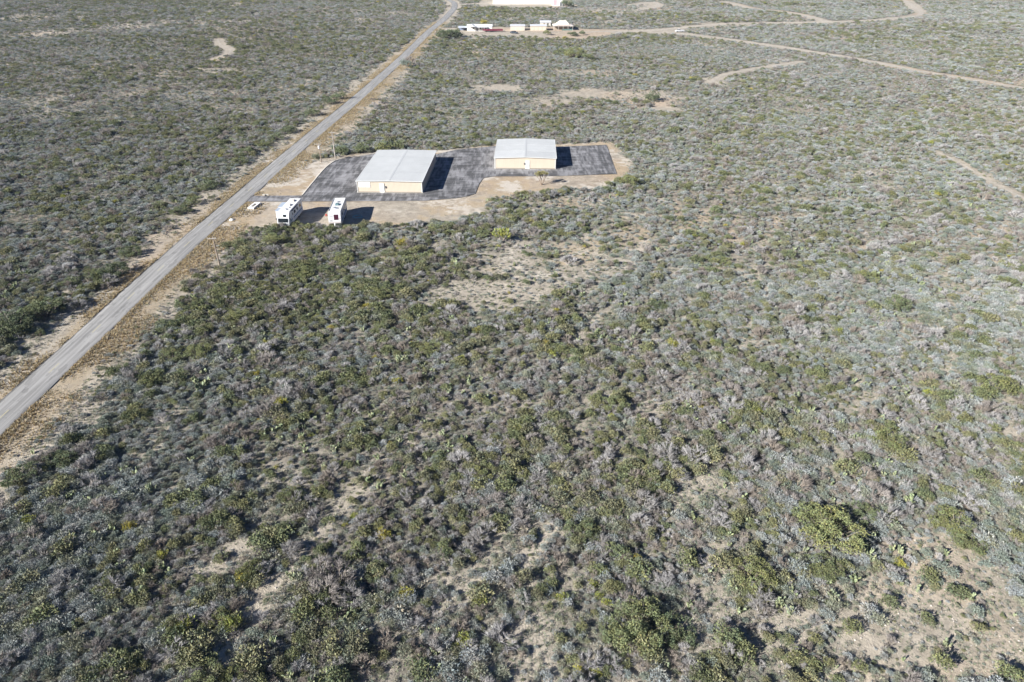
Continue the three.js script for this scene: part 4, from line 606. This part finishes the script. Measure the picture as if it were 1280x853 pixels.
function pose(p) { return [E4.set(lean(p, 1) * 0.3, p.turn, lean(p, 2) * 0.3, 'YXZ'), p.r * (1 + lean(p, 3) * 0.3), p.h * (1 + lean(p, 5) * 0.3), p.r * (1 + lean(p, 4) * 0.3)]; }
function place(o, p) { const [e, a, b, c] = pose(p); o.position.set(p.x, height(p.x, p.d) - 0.02, -p.d); o.rotation.copy(e); o.scale.set(a, b, c); }
for (const kind of Object.keys(plants)) {
  const K = KINDS[kind], list = plants[kind], shapes = [];
  for (let v = 0; v < K.n; v++) shapes.push(K.make(1000 * Object.keys(plants).indexOf(kind) + 31 * v + 7, v));
  const [name, label, category, group, mass, massLabel] = WORDS[kind];
  const inFrame = (p) => { const z = depthOf(p.x, p.d), v = ((p.d * -SN + H * CS) / z) * FOC; return Math.abs(p.x / z * FOC) < 632 && v > -420 && v < 424; };
  let single = [];
  if (name) { list.forEach((p) => { p.q = inFrame(p) ? Math.sqrt(p.r * p.h) / depthOf(p.x, p.d) : 0; }); single = list.filter((p) => p.q > 0).sort((a, b) => b.q - a.q).slice(0, 300); }
  const isSingle = new Set(single);
  const mats = PAL[kind].map(([r, g, b]) => leafMat(r, g, b)), stemMat = kind === 'twig' ? mats : null, bark = leafMat(1, 1, 1);
  const sizes = single.map((p) => Math.sqrt(p.r * p.h)).sort((a, b) => a - b), small = sizes[single.length / 3 | 0], large = sizes[single.length * 2 / 3 | 0];
  const where = (p) => { const rs = Math.abs(roadSide(p.x, p.d)), b = bareAt(p.x, p.d); if (inside(p.x, p.d, bSite) || toPoly(p.x, p.d, LOT) < 14) return 'near the asphalt lot'; if (rs < 15) return 'at the edge of the road verge'; if (b > 0.45) return 'on open bare soil'; if (kind !== 'tree' && plants.tree.some((t) => Math.hypot(t.x - p.x, t.d - p.d) < t.r + p.r + 0.4)) return 'beside a low olive tree'; return 'in close scrub'; };
  for (const p of single) {
    const g = new THREE.Group(); g.name = numbered(name); const q = Math.sqrt(p.r * p.h); tag(g, p.label ?? `${q < small ? 'small' : q > large ? 'large' : 'middling'} ${TONE[kind][p.pal]} ${label} ${where(p)}`, category, group); place(g, p); scene.add(g);
    const s = shapes[p.v], f = mesh(kind === 'cactus' ? 'pads' : kind === 'twig' ? 'twigs' : kind === 'tree' ? 'crown' : 'foliage', s.fol, mats[p.pal], g);
    if (s.stm) mesh(kind === 'tree' ? 'trunk' : 'stems', s.stm, stemMat ? stemMat[p.pal] : bark, g);
  }
  const rest = list.filter((p) => !isSingle.has(p));
  const root = new THREE.Group(); root.name = mass; tag(root, massLabel, 'brush', null, 'stuff'); scene.add(root);
  for (let v = 0; v < K.n; v++) {
    const some = rest.filter((p) => p.v === v); if (!some.length) continue;
    const stm = shapes[v].stm, g = tinted([shapes[v].fol, kind === 'twig' || kind === 'low' ? stm : null]);
    const im = new THREE.InstancedMesh(g, white(kind), some.length); im.name = v ? 'foliage_' + String(v).padStart(3, '0') : 'foliage'; im.castShadow = im.receiveShadow = true;
    const col = new THREE.Color(), sc = V(1, 1, 1), po = V(0, 0, 0);
    some.forEach((p, i) => { const [r, gg, b] = PAL[kind][p.pal], k = 0.85 + 0.3 * hash(i, v, 77); const [e, sa, sb, sd] = pose(p); Q4.setFromEuler(e); M4.compose(po.set(p.x, height(p.x, p.d) - 0.02, -p.d), Q4, sc.set(sa, sb, sd)); im.setMatrixAt(i, M4); im.setColorAt(i, col.setRGB(r * k, gg * k, b * k)); });
    root.add(im);
  }
}
console.log('plants done');

// ---------------------------------------------------------------- grass tufts: straw on the verges, thin dry grass and twig litter in the open ground
function makeTuft(seed, n, spread, w) { const r = rngOf(seed), l = new Leaves(); for (let k = 0; k < n; k++) { const a = r() * 6.283, t = spread * (0.3 + 0.7 * r()), b = V((r() - 0.5) * 0.25, 0, (r() - 0.5) * 0.25), h = 0.6 + 0.5 * r(), al = V(Math.cos(a) * t, h, Math.sin(a) * t), ac = V(-Math.sin(a) * w, 0, Math.cos(a) * w), c = 0.7 + 0.6 * r(); l.quad(b, al, ac, [c, c, c * (0.85 + 0.3 * r())]); } return l.build(); }
function grassField(name, label, list, pal, seed, spread) {
  const root = new THREE.Group(); root.name = name; tag(root, label, 'grass', null, 'stuff'); scene.add(root);
  const mat = leafMat(1, 1, 1), col = new THREE.Color(), sc = V(1, 1, 1), po = V(0, 0, 0);
  for (let v = 0; v < 3; v++) { const some = list.filter((_, i) => i % 3 === v); if (!some.length) continue; const im = new THREE.InstancedMesh(makeTuft(seed + v, 18, spread, 0.15), mat, some.length); im.name = v ? 'tufts_' + String(v).padStart(3, '0') : 'tufts'; im.castShadow = im.receiveShadow = true;
    some.forEach(([x, d, s, h, q], i) => { Q4.setFromAxisAngle(UP, q * 50); M4.compose(po.set(x, height(x, d) - 0.01, -d), Q4, sc.set(s, h, s)); im.setMatrixAt(i, M4); const c = pal[(q * pal.length) | 0], k = 0.8 + 0.4 * hash(i, 3, v); im.setColorAt(i, col.setRGB(c[0] * k, c[1] * k, c[2] * k)); }); root.add(im); }
}
{
  const verge = [], dry = [];
  const c = new THREE.CatmullRomCurve3(ROAD.map(([x, d]) => new THREE.Vector3(x, 0, -d)), false, 'centripetal'), L = c.getLength();
  for (let s = 20; s < Math.min(L, 520); s += 0.11 + s * 0.0006) { const p = c.getPointAt(s / L), t = c.getTangentAt(s / L); for (let q = 0; q < 23; q++) { const right = rng() < 0.66, w = right ? 0.1 + 6.2 * Math.pow(rng(), 1.5) : 0.1 + 3.2 * Math.pow(rng(), 1.8), e = (ROAD_HALF + w) * (right ? 1 : -1), X = p.x - t.z * e, D = -(p.z + t.x * e), u = rng(), v = rng(), pt = fbm(X / 6, D / 6, 131, 3); if (pt < 0.22 + 0.26 * u + 0.02 * w || (inside(X, D, bLot) && toPoly(X, D, LOT) < 0.4)) continue; verge.push([X, D, 0.16 + 0.2 * u, 0.16 + 0.3 * u, v]); } }
  for (let d = 28; d < 240; d += 0.24 + d * 0.0034) { const st = 0.24 + d * 0.0034; for (let x = -(depthOf(0, d) * 0.8 + 6); x < depthOf(0, d) * 0.8 + 6; x += st) { const X = x + (rng() - 0.5) * st, D = d + (rng() - 0.5) * st, u = rng(), v = rng(), pk = rng(), n = fbm(X / 4, D / 4, 151, 2); if (pk > 0.72 || n < 0.36) continue; const rs = Math.abs(roadSide(X, D)); if (rs < ROAD_HALF + 0.4) continue; const b = bareAt(X, D); if (b > 0.975 && (pk > 0.2 || n < 0.46)) continue; if (inside(X, D, bLot) && toPoly(X, D, LOT) < 0.5) continue; dry.push([X, D, 0.12 + 0.22 * u, 0.08 + 0.2 * u * v, v]); } }
  console.log('tufts', verge.length, dry.length);
  grassField('verge_grass', 'golden dry grass along both sides of the road', verge, [[0.42, 0.32, 0.17], [0.47, 0.38, 0.23], [0.33, 0.25, 0.14], [0.44, 0.39, 0.28], [0.27, 0.24, 0.16]], 500, 0.8);
  grassField('dry_grass', 'short pale dry grass on the bare soil', dry, [[0.30, 0.29, 0.22], [0.22, 0.245, 0.165], [0.36, 0.34, 0.27], [0.17, 0.20, 0.125], [0.27, 0.265, 0.235]], 520, 0.9);
}
{ // loose stones on the open soil
  const g = new THREE.IcosahedronGeometry(1, 0).scale(1, 0.6, 0.8), list = [];
  g.deleteAttribute('normal'); g.deleteAttribute('uv');
  for (let d = 28; d < 190; d += 0.5 + d * 0.004) { const st = 0.5 + d * 0.004; for (let x = -(depthOf(0, d) * 0.8 + 6); x < depthOf(0, d) * 0.8 + 6; x += st) { const X = x + (rng() - 0.5) * st, D = d + (rng() - 0.5) * st, u = rng(), v = rng(); if (bareAt(X, D) < 0.3 + 0.4 * v || Math.abs(roadSide(X, D)) < ROAD_HALF + 0.2 || (inside(X, D, bLot) && toPoly(X, D, LOT) < 0.4)) continue; list.push([X, D, 0.025 + 0.1 * u * u * u, v]); } }
  const im = new THREE.InstancedMesh(g, std(lin(1, 1, 1), 0.95), list.length), sc = V(1, 1, 1), po = V(0, 0, 0), col = new THREE.Color(); im.name = 'stones'; im.castShadow = im.receiveShadow = true; tag(im, 'loose pale stones on the open soil', 'stones', null, 'stuff');
  list.forEach(([x, d, r, v], i) => { Q4.setFromAxisAngle(UP, v * 40); M4.compose(po.set(x, height(x, d) + r * 0.2, -d), Q4, sc.set(r, r, r)); im.setMatrixAt(i, M4); const k = 0.25 + 0.3 * v; im.setColorAt(i, col.setRGB(k, k * 0.92, k * 0.83)); }); scene.add(im);
  console.log('stones', list.length);
}
{ // small open-crowned tree before the shorter building
  const [x, d] = spot(677, 231.5), r = rngOf(99), S = new Leaves(), F = new Leaves(), bark = [0.2, 0.15, 0.11];
  const fork = (p, dir, len, rad, depth) => { const e = p.clone().addScaledVector(dir, len); S.bar(p, e, rad, rad * 0.65, bark); if (depth === 0) { for (let k = 0; k < 20; k++) { const u = dirOf(r, -0.5), q = e.clone().addScaledVector(u, 0.42 * r()), s = 0.16 + 0.12 * r(), al = V(r() - 0.5, r() - 0.3, r() - 0.5).normalize(), c = 0.7 + 0.6 * r(); F.quad(q, al.clone().multiplyScalar(s), V(r() - 0.5, r() - 0.5, r() - 0.5).cross(al).normalize().multiplyScalar(s * 0.4), [c, c, c]); } return; } for (let k = 0; k < 3; k++) fork(e, dir.clone().add(V((r() - 0.5) * 1.3, 0.25, (r() - 0.5) * 1.3)).normalize(), len * (0.68 + 0.15 * r()), rad * 0.6, depth - 1); };
  for (let k = 0; k < 3; k++) fork(V(0, -0.1, 0), V((k - 1) * 0.4, 1, (r() - 0.5) * 0.5).normalize(), 1.25, 0.12, 3);
  const g = thing('small_tree', 'small tree with thin yellow-green crown on the bare strip below the shorter building', 'tree', x, d);
  mesh('trunk', S.build(), leafMat(1, 1, 1), g); mesh('crown', F.build(), leafMat(0.27, 0.25, 0.11), g);
}
renderer.render(scene, camera);
